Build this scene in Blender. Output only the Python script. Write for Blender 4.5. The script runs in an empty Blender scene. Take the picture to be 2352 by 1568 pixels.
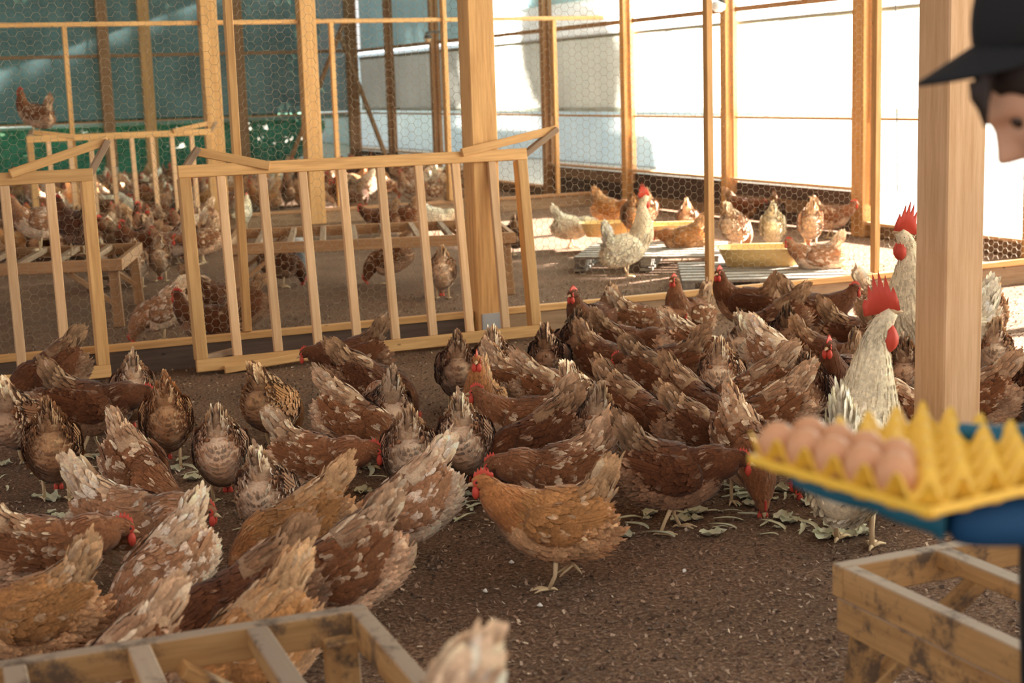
import bpy, bmesh, math, random
import numpy as np
from mathutils import Vector, Matrix
R = math.radians
PI = math.pi
sc = bpy.context.scene
COL = sc.collection

# ------------------------------------------------------------------ camera
CAM_H = 1.55
FPX = 3463.2
YAW, PITCH, ROLL = R(23.186), R(9.607), R(-1.822)
_f = Vector((math.sin(YAW)*math.cos(PITCH), math.cos(YAW)*math.cos(PITCH), -math.sin(PITCH)))
_r = Vector((math.cos(YAW), -math.sin(YAW), 0))
_u = _r.cross(_f)
CR = _r*math.cos(ROLL) + _u*math.sin(ROLL)
CU = -_r*math.sin(ROLL) + _u*math.cos(ROLL)
CF = _f
CC = Vector((0, 0, CAM_H))
cd = bpy.data.cameras.new('camera')
cam = bpy.data.objects.new('camera', cd)
COL.objects.link(cam)
cam.matrix_world = Matrix(((CR.x, CU.x, -CF.x, CC.x), (CR.y, CU.y, -CF.y, CC.y), (CR.z, CU.z, -CF.z, CC.z), (0, 0, 0, 1)))
cd.sensor_width = 36
cd.lens = FPX/2352*36
cd.clip_start = 0.05
cd.clip_end = 300
cd.dof.use_dof = True
cd.dof.focus_distance = 6.0
cd.dof.aperture_fstop = 4.0
sc.camera = cam

# ------------------------------------------------------------------ world and sun
w = bpy.data.worlds.new('sky')
sc.world = w
w.use_nodes = True
w.node_tree.nodes['Background'].inputs[0].default_value = (1.0, 0.97, 0.94, 1)
w.node_tree.nodes['Background'].inputs[1].default_value = .95
sd = bpy.data.lights.new('sun', 'SUN')
sd.energy = 85
sd.color = (1, 0.93, 0.82)
sd.angle = R(1.0)
sun = bpy.data.objects.new('sun', sd)
COL.objects.link(sun)
SUN_EL, SUN_AZ = R(17.5), R(8)
SUN_DIR = Vector((math.cos(SUN_EL)*math.cos(SUN_AZ), math.cos(SUN_EL)*math.sin(SUN_AZ), math.sin(SUN_EL)))
sun.rotation_euler = SUN_DIR.to_track_quat('Z', 'Y').to_euler()
sun.location = (40, 10, 20)
vs = sc.view_settings
vs.view_transform = 'Standard'
vs.look = 'None'
vs.gamma = 1
vs.use_curve_mapping = False
vs.exposure = 0.2
sc.cycles.max_bounces = 8
sc.cycles.diffuse_bounces = 4
sc.cycles.transparent_max_bounces = 12
sc.cycles.sample_clamp_indirect = 6


# ------------------------------------------------------------------ picture measurements to places
def ray(x, y):
    return CR*((x-1176)/FPX) - CU*((y-784)/FPX) + CF


def onz(x, y, z=0.0):
    d = ray(x, y)
    return CC + d*((z-CAM_H)/d.z)


def onY(x, y, Y):
    d = ray(x, y)
    return CC + d*(Y/d.y)


def onX(x, y, X):
    d = ray(x, y)
    return CC + d*(X/d.x)


def dep(x, y, d):
    return CC + ray(x, y)*d


def azim(x):
    return YAW + math.atan((x-1176)/FPX)


# ------------------------------------------------------------------ helpers
def link(o, parent=None):
    COL.objects.link(o)
    if parent is not None:
        o.parent = parent
    return o


def tag(o, label=None, cat=None, group=None, kind=None):
    if label: o['label'] = label
    if cat: o['category'] = cat
    if group: o['group'] = group
    if kind: o['kind'] = kind
    return o


def empty(name, loc=(0, 0, 0), rz=0.0, label=None, cat=None, group=None, kind=None):
    o = bpy.data.objects.new(name, None)
    o.empty_display_size = 0.1
    o.location = loc
    o.rotation_euler = (0, 0, rz)
    link(o)
    return tag(o, label, cat, group, kind)


def mesh_np(name, V, F, mat, cols=None, smooth=True):
    me = bpy.data.meshes.new(name)
    me.from_pydata([tuple(v) for v in V], [], F)
    if cols is not None:
        a = me.color_attributes.new('Col', 'FLOAT_COLOR', 'POINT')
        c = np.ones((len(V), 4), np.float32)
        c[:, :3] = cols
        a.data.foreach_set('color', c.ravel())
    if smooth:
        me.polygons.foreach_set('use_smooth', [True]*len(me.polygons))
    if mat: me.materials.append(mat)
    me.update()
    return me


def obj(name, me, parent=None):
    return link(bpy.data.objects.new(name, me), parent)


def board(name, p0, p1, wd, ht, mat, parent=None, up=(0, 0, 1), bev=0.003):
    """a sawn piece from p0 to p1; its own length runs along local x"""
    p0 = Vector(p0); p1 = Vector(p1)
    L = (p1-p0).length
    bm = bmesh.new()
    bmesh.ops.create_cube(bm, size=1)
    bmesh.ops.scale(bm, vec=(L, wd, ht), verts=bm.verts)
    if bev:
        bmesh.ops.bevel(bm, geom=list(bm.edges), offset=min(bev, wd*.2, ht*.2), segments=1, affect='EDGES')
    me = bpy.data.meshes.new(name)
    bm.to_mesh(me); bm.free()
    me.materials.append(mat)
    o = obj(name, me, parent)
    x = (p1-p0).normalized()
    z = Vector(up)
    z = (z - x*z.dot(x))
    if z.length < 1e-4: z = Vector((0, 1, 0)) - x*x.y
    z.normalize()
    y = z.cross(x)
    c = (p0+p1)/2
    o.matrix_local = Matrix(((x.x, y.x, z.x, c.x), (x.y, y.y, z.y, c.y), (x.z, y.z, z.z, c.z), (0, 0, 0, 1)))
    return o


def tube(pts, rad, n=8, cap=True):
    """skinned tube through points, returns verts, faces"""
    pts = [Vector(p) for p in pts]
    if not hasattr(rad, '__len__'): rad = [rad]*len(pts)
    V = []; F = []
    ref = Vector((0, 0, 1))
    for i, p in enumerate(pts):
        t = (pts[min(i+1, len(pts)-1)] - pts[max(i-1, 0)]).normalized()
        a = ref if abs(t.dot(ref)) < .9 else Vector((1, 0, 0))
        s = t.cross(a).normalized(); q = s.cross(t)
        for k in range(n):
            an = 2*PI*k/n
            V.append(p + (s*math.cos(an)+q*math.sin(an))*rad[i])
    for i in range(len(pts)-1):
        for k in range(n):
            F.append((i*n+k, i*n+(k+1) % n, (i+1)*n+(k+1) % n, (i+1)*n+k))
    if cap:
        F.append(tuple(range(n))[::-1]); F.append(tuple((len(pts)-1)*n+k for k in range(n)))
    return V, F


def merge(parts):
    V = []; F = []
    for v, f in parts:
        b = len(V); V += list(v); F += [tuple(i+b for i in q) for q in f]
    return V, F


# ------------------------------------------------------------------ materials
def mat(name, base=(.5, .5, .5), rough=.7, spec=.3):
    m = bpy.data.materials.new(name)
    m.use_nodes = True
    b = m.node_tree.nodes['Principled BSDF']
    b.inputs['Base Color'].default_value = (*base, 1)
    b.inputs['Roughness'].default_value = rough
    b.inputs['Specular IOR Level'].default_value = spec
    return m


def N(m, t, **kw):
    n = m.node_tree.nodes.new(t)
    for k, v in kw.items(): setattr(n, k, v)
    return n


def noise(m, vec, scale, detail=3, rough=.6):
    n = N(m, 'ShaderNodeTexNoise')
    n.inputs['Scale'].default_value = scale
    n.inputs['Detail'].default_value = detail
    n.inputs['Roughness'].default_value = rough
    if vec: m.node_tree.links.new(vec, n.inputs['Vector'])
    return n


def ramp(m, fac, stops):
    r = N(m, 'ShaderNodeValToRGB')
    e = r.color_ramp.elements
    while len(e) > 2: e.remove(e[-1])
    for i, (p, c) in enumerate(stops):
        if i >= len(e): e.new(p)
        e[i].position = p
        e[i].color = (*c, 1)
    m.node_tree.links.new(fac, r.inputs[0])
    return r


def mixc(m, fac, a, b, mode='MIX'):
    x = N(m, 'ShaderNodeMix', data_type='RGBA', blend_type=mode)
    L = m.node_tree.links
    for s, v in ((0, fac), (6, a), (7, b)):
        if hasattr(v, 'is_linked'): L.new(v, x.inputs[s])
        elif isinstance(v, tuple): x.inputs[s].default_value = (*v, 1)
        else: x.inputs[s].default_value = v
    return x.outputs[2]


def wood(name, light, dark, dirt=0.0, rough=.65):
    m = mat(name, light, rough)
    L = m.node_tree.links
    b = m.node_tree.nodes['Principled BSDF']
    tc = N(m, 'ShaderNodeTexCoord'); oi = N(m, 'ShaderNodeObjectInfo')
    ad = N(m, 'ShaderNodeVectorMath', operation='ADD')
    sc3 = N(m, 'ShaderNodeVectorMath', operation='SCALE'); sc3.inputs[3].default_value = 37.0
    cmb = N(m, 'ShaderNodeCombineXYZ')
    for i in range(3): L.new(oi.outputs['Random'], cmb.inputs[i])
    L.new(cmb.outputs[0], sc3.inputs[0])
    L.new(tc.outputs['Object'], ad.inputs[0]); L.new(sc3.outputs[0], ad.inputs[1])
    mp = N(m, 'ShaderNodeMapping'); mp.inputs['Scale'].default_value = (1.6, 26, 26)
    L.new(ad.outputs[0], mp.inputs[0])
    n1 = noise(m, mp.outputs[0], 1.6, 5, .65)
    c1 = ramp(m, n1.outputs[0], [(.3, dark), (.62, light)])
    n2 = noise(m, ad.outputs[0], 2.2, 2)
    c2 = mixc(m, ramp(m, n2.outputs[0], [(.35, (.0, .0, .0)), (.75, (.5, .5, .5))]).outputs[0], c1.outputs[0], tuple(x*.72 for x in light))
    vo = N(m, 'ShaderNodeTexVoronoi'); vo.inputs['Scale'].default_value = 3.1
    mp2 = N(m, 'ShaderNodeMapping'); mp2.inputs['Scale'].default_value = (1, 2.2, 2.2)
    L.new(ad.outputs[0], mp2.inputs[0]); L.new(mp2.outputs[0], vo.inputs['Vector'])
    kn = ramp(m, vo.outputs['Distance'], [(.025, (1, 1, 1)), (.06, (0, 0, 0))])
    c3 = mixc(m, kn.outputs[0], c2, tuple(x*.35 for x in dark))
    if dirt:
        n3 = noise(m, ad.outputs[0], 9, 6, .75)
        sp = N(m, 'ShaderNodeSeparateXYZ'); L.new(tc.outputs['Normal'], sp.inputs[0])
        mx = N(m, 'ShaderNodeMath', operation='MULTIPLY'); mx.use_clamp = True
        L.new(sp.outputs[2], mx.inputs[0]); mx.inputs[1].default_value = .62*dirt
        c3 = mixc(m, mx.outputs[0], c3, (.30, .235, .19))
        c3 = mixc(m, ramp(m, n3.outputs[0], [(.52, (0, 0, 0)), (.64, (min(dirt*.7, .9),)*3)]).outputs[0], c3, (.10, .065, .045))
    hv = N(m, 'ShaderNodeHueSaturation')
    mr = N(m, 'ShaderNodeMapRange'); mr.inputs[3].default_value = .82; mr.inputs[4].default_value = 1.12
    L.new(oi.outputs['Random'], mr.inputs[0]); L.new(mr.outputs[0], hv.inputs['Value'])
    L.new(c3, hv.inputs['Color']); L.new(hv.outputs[0], b.inputs['Base Color'])
    bp = N(m, 'ShaderNodeBump'); bp.inputs['Strength'].default_value = .25; bp.inputs['Distance'].default_value = .004
    L.new(n1.outputs[0], bp.inputs['Height']); L.new(bp.outputs[0], b.inputs['Normal'])
    return m


M = {}
M['pine'] = wood('pine', (.74, .42, .17), (.50, .25, .085))
M['pale_pine'] = wood('pale_pine', (.80, .50, .28), (.60, .33, .15))
M['dirty_pine'] = wood('dirty_pine', (.56, .32, .13), (.34, .17, .06), dirt=1.35)
M['old_pine'] = wood('old_pine', (.38, .24, .14), (.22, .12, .06), dirt=.35)
M['brown_pine'] = wood('brown_pine', (.46, .25, .12), (.30, .14, .06))
M['board_dark'] = wood('board_dark', (.15, .095, .07), (.07, .042, .03), dirt=.3)
M['pallet_wood'] = wood('pallet_wood', (.30, .26, .22), (.15, .12, .10), dirt=.3)
M['wire'] = mat('galvanised_wire', (.36, .275, .19), .6)
M['wire'].node_tree.nodes['Principled BSDF'].inputs['Metallic'].default_value = .1
M['steel'] = mat('galvanised_steel', (.55, .56, .58), .45)
M['steel'].node_tree.nodes['Principled BSDF'].inputs['Metallic'].default_value = .5
M['dark_metal'] = mat('dark_metal', (.08, .08, .08), .5)
M['white_paint'] = mat('white_paint', (.85, .86, .88), .4)


def litter():
    m = mat('litter', rough=.95, spec=.1)
    L = m.node_tree.links; b = m.node_tree.nodes['Principled BSDF']
    tc = N(m, 'ShaderNodeTexCoord')
    o = tc.outputs['Object']
    n1 = noise(m, o, 70, 4, .75); n2 = noise(m, o, 1.3, 4, .6); n3 = noise(m, o, 190, 2)
    c = ramp(m, n1.outputs[0], [(.30, (.060, .032, .020)), (.5, (.185, .105, .066)), (.68, (.42, .27, .18))])
    d = ramp(m, n3.outputs[0], [(.66, (0, 0, 0)), (.74, (.7, .7, .7))])
    c2 = mixc(m, d.outputs[0], c.outputs[0], (.48, .34, .24))
    c3 = mixc(m, ramp(m, n2.outputs[0], [(.4, (.0,)*3), (.66, (.45,)*3)]).outputs[0], c2, (.06, .035, .022))
    L.new(c3, b.inputs['Base Color'])
    bp = N(m, 'ShaderNodeBump'); bp.inputs['Strength'].default_value = .9; bp.inputs['Distance'].default_value = .012
    L.new(n1.outputs[0], bp.inputs['Height']); L.new(bp.outputs[0], b.inputs['Normal'])
    return m


M['litter'] = litter()


def vcol(name, rough=.85, rnd=True, streak=True):
    m = mat(name, rough=rough, spec=.15)
    L = m.node_tree.links; b = m.node_tree.nodes['Principled BSDF']
    at = N(m, 'ShaderNodeAttribute', attribute_name='Col')
    c = at.outputs['Color']
    if streak:
        tc = N(m, 'ShaderNodeTexCoord')
        n = noise(m, tc.outputs['Object'], 120, 3, .7)
        rr = ramp(m, n.outputs[0], [(.3, (.72, .72, .72)), (.7, (1.2, 1.2, 1.2))])
        c = mixc(m, 1.0, c, rr.outputs[0], 'MULTIPLY')
    if rnd:
        oi = N(m, 'ShaderNodeObjectInfo'); hv = N(m, 'ShaderNodeHueSaturation')
        mr = N(m, 'ShaderNodeMapRange'); mr.inputs[3].default_value = .85; mr.inputs[4].default_value = 1.2
        L.new(oi.outputs['Random'], mr.inputs[0]); L.new(mr.outputs[0], hv.inputs['Value']); L.new(c, hv.inputs['Color'])
        c = hv.outputs[0]
    L.new(c, b.inputs['Base Color'])
    b.inputs['Sheen Weight'].default_value = .15
    return m


M['feather'] = vcol('feather')
M['chips'] = vcol('wood_chips', rnd=False, streak=False)
M['comb'] = mat('comb_red', (.62, .075, .045), .5)
M['beak'] = mat('beak_horn', (.62, .42, .24), .45)
M['shank'] = mat('shank_yellow', (.66, .47, .27), .6)
M['eye'] = mat('eye_dark', (.03, .015, .01), .15, .6)


def fabric(name, base, transl, transp=0.0, nscale=400, trcol=None, wob=.12):
    m = bpy.data.materials.new(name); m.use_nodes = True
    nt = m.node_tree; nt.nodes.clear(); L = nt.links
    out = N(m, 'ShaderNodeOutputMaterial')
    d = N(m, 'ShaderNodeBsdfDiffuse'); t = N(m, 'ShaderNodeBsdfTranslucent'); tr = N(m, 'ShaderNodeBsdfTransparent')
    tc = N(m, 'ShaderNodeTexCoord')
    n = noise(m, tc.outputs['Object'], 1.1, 3)
    n2 = noise(m, tc.outputs['Object'], nscale, 2)
    c = mixc(m, ramp(m, n.outputs[0], [(.3, (0,)*3), (.7, (1,)*3)]).outputs[0], base, tuple(x*(1-wob*2) for x in base))
    c = mixc(m, .25, c, n2.outputs[0], 'OVERLAY')
    L.new(c, d.inputs[0]); L.new(c, t.inputs[0])
    if trcol: tr.inputs[0].default_value = (*trcol, 1)
    m1 = N(m, 'ShaderNodeMixShader'); m1.inputs[0].default_value = transl
    L.new(d.outputs[0], m1.inputs[1]); L.new(t.outputs[0], m1.inputs[2])
    m2 = N(m, 'ShaderNodeMixShader'); m2.inputs[0].default_value = transp
    L.new(m1.outputs[0], m2.inputs[1]); L.new(tr.outputs[0], m2.inputs[2])
    L.new(m2.outputs[0], out.inputs[0])
    return m


M['curtain'] = fabric('pale_mesh_curtain', (.56, .56, .51), .5, .0)
M['teal_curtain'] = fabric('teal_shade_net', (.17, .27, .29), .34, .05, wob=.2)
M['film'] = fabric('clear_film', (.9, .92, .95), .6, .9)
M['milky'] = fabric('milky_film', (.9, .92, .93), .5, .0)
M['hem'] = fabric('green_hem', (.25, .40, .36), .5, .1)
M['white_tube'] = fabric('white_tube', (.9, .9, .9), .75, 0)

rng = random.Random(11)
nr = np.random.RandomState(5)

# ------------------------------------------------------------------ shell: ground, floor, walls, roof
XW, YB, YF, YF2 = 9.0, 28.2, 8.64, 17.5


def sheet(name, verts, m, parent=None, sub=1):
    me = mesh_np(name, verts, [(0, 1, 2, 3)], m, smooth=False)
    return obj(name, me, parent)


fl = sheet('floor', [(-6, -3, 0), (9.1, -3, 0), (9.1, 28.3, 0), (-6, 28.3, 0)], M['litter'])
tag(fl, kind='structure')
M['ground'] = mat('pale_ground', (.62, .58, .50), .9)
g = sheet('ground', [(9.1, -40, -.02), (90, -40, -.02), (90, 90, -.02), (9.1, 90, -.02)], M['ground']); tag(g, kind='structure')
M['grass'] = mat('grass_green', (.10, .20, .07), .9)
nn = noise(M['grass'], N(M['grass'], 'ShaderNodeTexCoord').outputs['Object'], 3, 5)
M['grass'].node_tree.links.new(ramp(M['grass'], nn.outputs[0], [(.35, (.02, .06, .02)), (.7, (.12, .30, .13))]).outputs[0],
                               M['grass'].node_tree.nodes['Principled BSDF'].inputs['Base Color'])
g = sheet('ground', [(-30, 28.3, -.02), (9.1, 28.3, -.02), (9.1, 90, -.02), (-30, 90, -.02)], M['grass']); tag(g, kind='structure')

M['roof'] = mat('roof_board', (.45, .36, .27), .8)
rb = board('ceiling', (-3.6, 15.8, 4.3), (9.3, 15.8, 4.3), 27.0, .06, M['roof'], bev=0); tag(rb, kind='structure')

# right wall: posts, planks, rails (one setting object with its boards)
wr = empty('wall_right', (XW, 12, 0), kind='structure')
PYS = [0.3, 2.7, 5.05, 7.4, 9.8, 12.14, 14.6, 17.0, 19.4, 21.6, 23.8, 26.1, 28.2]


def wp(x, y, z): return (x-XW, y-12, z)


for i, y in enumerate(PYS):
    thick = .19 if i == 5 else .12
    m_ = M['pine'] if i < 8 else M['brown_pine']
    board('post', wp(XW-.05, y, 0), wp(XW-.05, y, 4.3), .12, thick, m_, wr, up=(0, 1, 0))
    board('batten', wp(XW-.02, y-.10-(thick-.12)/2, 0.3), wp(XW-.02, y-.10-(thick-.12)/2, 4.2), .06, .045, M['pale_pine'] if i < 8 else M['brown_pine'], wr, up=(0, 1, 0))
for i in range(len(PYS)-1):
    a, b_ = PYS[i]+.07, PYS[i+1]-.07
    m_ = M['pine'] if i < 7 else M['brown_pine']
    board('top_rail', wp(XW, a, 2.3), wp(XW, b_, 2.3), .05, .055, M['brown_pine'], wr)
    board('middle_rail', wp(XW, a, 1.13), wp(XW, b_, 1.13), .05, .025, M['pine'], wr)
    if 5 <= i <= 7 or i >= 10:     # planked bays
        board('sill', wp(XW-.02, a, .455), wp(XW-.02, b_, .455), .11, .03, M['pale_pine'], wr)
        for k in range(3):
            board('plank', wp(XW, a, .08+k*.135), wp(XW, b_, .08+k*.135), .03, .1345, M['board_dark'] if (i+k) % 3 else M['old_pine'], wr)
    else:
        board('sill', wp(XW-.02, a, .13), wp(XW-.02, b_, .13), .11, .03, M['pale_pine'], wr)
        board('plank', wp(XW, a, .055), wp(XW, b_, .055), .03, .11, M['old_pine'], wr)
# films and the window openings
for i in range(len(PYS)-1):
    y0, y1 = PYS[i]+.06, PYS[i+1]-.06
    z0 = .47 if (5 <= i <= 7 or i >= 10) else .145
    wn = sheet('window_%d' % (i+1), [(XW+.035, y0, z0), (XW+.035, y1, z0), (XW+.035, y1, 1.115), (XW+.035, y0, 1.115)], M['film'])
    tag(wn, kind='structure')

    if y1 < 22.6:
        wn = sheet('window_%d' % (i+31), [(XW+.035, y0, 2.165), (XW+.035, y1, 2.165), (XW+.035, y1, 2.64), (XW+.035, y0, 2.64)], M['milky'])
        tag(wn, kind='structure')

# long rolled curtain on the right wall
cu = empty('roll_curtain', (XW+.06, 12, 1.16), label='pale rolled mesh curtain hanging along the whole bright right-hand wall', cat='curtain')
V = []; F = []
ny = 240
for j in range(ny+1):
    y = .2 + (28.1-.2)*j/ny
    for k in range(9):
        z = 1.18 + (2.14-1.18)*k/8
        V.append((.012*math.sin(y*7.3)+.008*math.sin(y*23+k*.6), y-12, z-1.16))
for j in range(ny):
    for k in range(8):
        a = j*9+k; F.append((a, a+9, a+10, a+1))
obj('curtain_cloth', mesh_np('curtain_cloth', V, F, M['curtain']), cu)
V, F = tube([(0, -11.8, 1.0), (0, 16.1, 1.0)], .026, 10)
M['roller'] = mat('roller_grey_green', (.33, .34, .27), .6)
obj('roller_tube', mesh_np('roller_tube', V, F, M['roller']), cu)
sheet('curtain_hem', [(.02, -11.8, .02), (.02, 16.1, .02), (.02, 16.1, .075), (.02, -11.8, .075)], M['hem'], cu)

# teal shade cloth above the far bays, extended over near bays to block sun
V = []; F = []
for j in range(61):
    y = -.5 + 28.7*j/60
    lo = 2.62 if y < 22.6 else 2.33
    for k in range(5):
        V.append((XW+.10+.02*math.sin(y*5), y, lo+(4.2-lo)*k/4))
for j in range(60):
    for k in range(4):
        a = j*5+k; F.append((a, a+5, a+6, a+1))
tag(obj('shade_cloth', mesh_np('shade_cloth', V, F, fabric('blue_shade_cloth', (.34, .52, .55), .5, .0))),
    'blue-green shade cloth stretched high along the window wall, above the top rail', 'shade cloth')

# back wall
wb = empty('wall_back', (0, YB, 0), kind='structure')
for x in (-.5, 1.9, 4.28, 5.02, 6.72, 8.9):
    board('post', (x, -.03, 0), (x, -.03, 4.3), .12, .2, M['brown_pine'] if x != 5.02 else M['pine'], wb, up=(1, 0, 0))
board('top_rail', (-3, 0, 2.31), (9, 0, 2.31), .05, .055, M['brown_pine'], wb)
board('plank', (-3, 0, .1), (9, 0, .1), .03, .2, M['old_pine'], wb)
board('middle_rail', (-3, 0, 1.14), (9, 0, 1.14), .05, .03, M['brown_pine'], wb)
cb = empty('roll_curtain', (0, YB+.08, 1.0), label='dark teal curtain hanging along the far back wall', cat='curtain')
V = []; F = []
for j in range(121):
    x = -3 + 12.04*j/120
    for k in range(14):
        z = .18 + 2.9*k/13
        V.append((x, .012*math.sin(x*9)+.01*math.sin(x*31+k), z))
for j in range(120):
    for k in range(13):
        a = j*14+k; F.append((a, a+14, a+15, a+1))
obj('curtain_cloth', mesh_np('curtain_cloth', V, F, M['teal_curtain']), cb)
V, F = tube([(-3, .02, .1), (8.9, .02, .1)], .05, 10)
obj('bottom_tube', mesh_np('bottom_tube', V, F, M['white_tube']), cb)  # white tube along the curtain's lower edge
wn = sheet('window_21', [(-3, YB+.03, .2), (8.9, YB+.03, .2), (8.9, YB+.03, 1.12), (-3, YB+.03, 1.12)], fabric('green_film', (.10, .36, .25), .6, .35, wob=.25)); tag(wn, kind='structure')
# braces in the far corner
tag(board('timber_brace', (7.3, 27.6, .0), (8.65, 27.6, 2.9), .07, .09, M['brown_pine'], up=(0, 1, 0)),
    'brown diagonal timber brace leaning in front of the teal back curtain', 'brace')
tag(board('timber_brace', (8.65, 25.2, .0), (8.65, 28.0, 2.6), .08, .06, M['brown_pine'], up=(1, 0, 0)),
    'slender diagonal brace against the far end of the window wall', 'brace')

# ------------------------------------------------------------------ outside
tn = empty('added_tunnel', (13.5, 24, 0), label='added pale blue-white tunnel outside, giving the far window bays their bluish shade', cat='building')  # added outside to give far bays a bluish shade and block sun
M['tunnel'] = mat('tunnel_shade_blue', (.62, .74, .82), .6)  # pale blue colour carries the shade of the white outdoors
nt_ = noise(M['tunnel'], N(M['tunnel'], 'ShaderNodeTexCoord').outputs['Object'], .8, 3)
M['tunnel'].node_tree.links.new(ramp(M['tunnel'], nt_.outputs[0], [(.3, (.5, .62, .72)), (.7, (.72, .82, .88))]).outputs[0], M['tunnel'].node_tree.nodes['Principled BSDF'].inputs['Base Color'])
prof = [(0, 0), (0, 1.6), (.3, 2.2), (1.0, 2.65), (2.0, 2.85), (3.0, 2.65), (3.7, 2.2), (4, 1.6), (4, 0)]
V = [(x, y, z) for y in (-6.6, 24) for x, z in prof]
n_ = len(prof)
F = [(i, i+n_, i+n_+1, i+1) for i in range(n_-1)] + [tuple(range(n_)), tuple(range(n_, 2*n_))[::-1]]
obj('tunnel_cover', mesh_np('tunnel_cover', V, F, M['tunnel'], smooth=False), tn)


def foliage(name, blobs, nleaf, size, cols, parent=None, seed=1):
    rs = np.random.RandomState(seed)
    V = []; F = []; C_ = []
    for (cx, cy, cz, rx, ry, rz) in blobs:
        for i in range(nleaf):
            d = rs.normal(size=3); d /= np.linalg.norm(d); r_ = rs.uniform(.55, 1)
            p = np.array([cx+d[0]*rx*r_, cy+d[1]*ry*r_, cz+d[2]*rz*r_])
            a = rs.normal(size=3); a /= np.linalg.norm(a); b = np.cross(a, rs.normal(size=3)); b /= np.linalg.norm(b)
            s = size*rs.uniform(.6, 1.3); k = len(V)
            V += [p-a*s, p+b*s*.5, p+a*s, p-b*s*.5]; F.append((k, k+1, k+2, k+3))
            c = np.array(cols[rs.randint(len(cols))])*rs.uniform(.7, 1.3); C_ += [c]*4
    return obj(name, mesh_np(name, V, F, M['chips'], np.array(C_), smooth=False), parent)


def tree(loc, h, blobs, label, seed):
    t = empty('tree', loc, label=label, cat='tree', group='trees outside')
    V, F = tube([(0, 0, 0), (.1, 0, h*.5), (0, .1, h)], [.22, .16, .08], 8)
    obj('trunk', mesh_np('trunk', V, F, M['brown_pine']), t)
    foliage('crown', blobs, 2600, .28, [(.05, .12, .03), (.09, .17, .05)], t, seed)


SH = lambda y, z, X: (X, y+(X-9)*math.tan(SUN_AZ), z+(X-9)/math.cos(SUN_AZ)*math.tan(SUN_EL))
p = SH(18.7, 1.72, 40)
tree((p[0], p[1], 0), p[2]-.5, [(0, 0, p[2], 1.5, 1.45, 1.0), (0, .9, p[2]+.3, 1.0, .9, .9)], 'tall tree outside whose crown shades the middle window bays', 3)
p = SH(25.5, 2.2, 34)
tree((p[0], p[1], 0), p[2]-.5, [(0, 0, p[2], 2, 3.1, 1.9), (0, 3, p[2], 2, 2.0, 1.8)], 'broad tree outside whose crown shades the far corner bays', 4)
hd = empty('hedge', (3, 34, 0), label='dark green hedge growing outside behind the teal back curtain', cat='hedge')
foliage('leaves', [(x, 0, z, 1.6, 1.0, 1.0) for x in np.arange(-9, 6, 1.8) for z in (.7, 1.9, 3.0)], 900, .2, [(.02, .07, .03), (.05, .16, .09), (.03, .11, .07)], hd, 8)

# ------------------------------------------------------------------ posts standing in the shed
def post(x, y, s, h, label, bracket=False, m=None, z0=0.0):
    t = empty('timber_post', (x, y, 0), label=label, cat='post')
    board('shaft', (0, 0, z0), (0, 0, h), s, s, m or M['pine'], t, up=(0, 1, 0), bev=.006)
    if bracket:
        board('metal_shoe', (0, -s/2-.004, .0), (0, -s/2-.004, .165), .125, .006, M['steel'], t, up=(0, 1, 0), bev=.001).name = 'post_shoe'
    return t


post(3.53, 8.56+.085, .17, 4.3, 'thick square timber post in the centre, with a grey metal shoe at its foot', True)
post(3.50, 4.24, .165, 4.3, 'thick foreground timber post rising behind the yellow egg tray', m=M['pale_pine'])
post(3.84, YF2, .19, 4.3, 'square post of the second fence, above the left end of the slatted rack', m=M['pine'])
post(5.0, YF2, .19, 4.3, 'square post of the second fence, left of the thick centre post', m=M['pine'])


# ------------------------------------------------------------------ wire fences
def hexmesh(name, x0, x1, z0, z1, s, rad, m, parent, y=0.0):
    hgt = math.sqrt(3)*s
    nx = int((x1-x0)/(3*s)); nz = int((z1-z0)/hgt)
    q = s/2; e = hgt/2
    ed = [((s, 0), (2*s, 0)), ((s, 0), (q, e)), ((s, 0), (q, -e)), ((2*s, 0), (2.5*s, e)), ((2*s, 0), (2.5*s, -e)), ((-q, e), (q, e))]
    vs_, fs_ = [], []
    for a, b in ed:
        a = np.array([a[0], 0, a[1]]); b = np.array([b[0], 0, b[1]])
        d = (b-a)/np.linalg.norm(b-a); n1 = np.cross(d, [0, 1, 0]); n2 = np.array([0, 1., 0])
        k = len(vs_)
        for p_ in (a, b):
            for an in (0, 2.0944, 4.18879):
                vs_.append(p_+rad*(n1*math.cos(an)+n2*math.sin(an)))
        for i in range(3):
            j = (i+1) % 3
            fs_.append((k+i, k+j, k+3+j, k+3+i))
    vs_ = np.array(vs_); fs_ = np.array(fs_)
    gx, gz = np.meshgrid(np.arange(nx)*3*s+x0, np.arange(nz)*hgt+z0+e)
    off = np.stack([gx.ravel(), np.full(gx.size, y), gz.ravel()], 1)
    bulge = .01*np.sin(off[:, 0]*3.1)*np.sin(off[:, 2]*2.3+1)
    off[:, 1] += bulge
    V = (off[:, None, :]+vs_[None]).reshape(-1, 3)
    F = (np.arange(len(off))[:, None, None]*len(vs_)+fs_[None]).reshape(-1, 4)
    me = bpy.data.meshes.new(name)
    me.vertices.add(len(V)); me.vertices.foreach_set('co', V.ravel())
    me.loops.add(F.size); me.loops.foreach_set('vertex_index', F.ravel().astype(np.int32))
    me.polygons.add(len(F)); me.polygons.foreach_set('loop_start', np.arange(0, F.size, 4, dtype=np.int32))
    me.polygons.foreach_set('loop_total', np.full(len(F), 4, dtype=np.int32))
    me.update(calc_edges=True); me.materials.append(m)
    return obj(name, me, parent)


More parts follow.
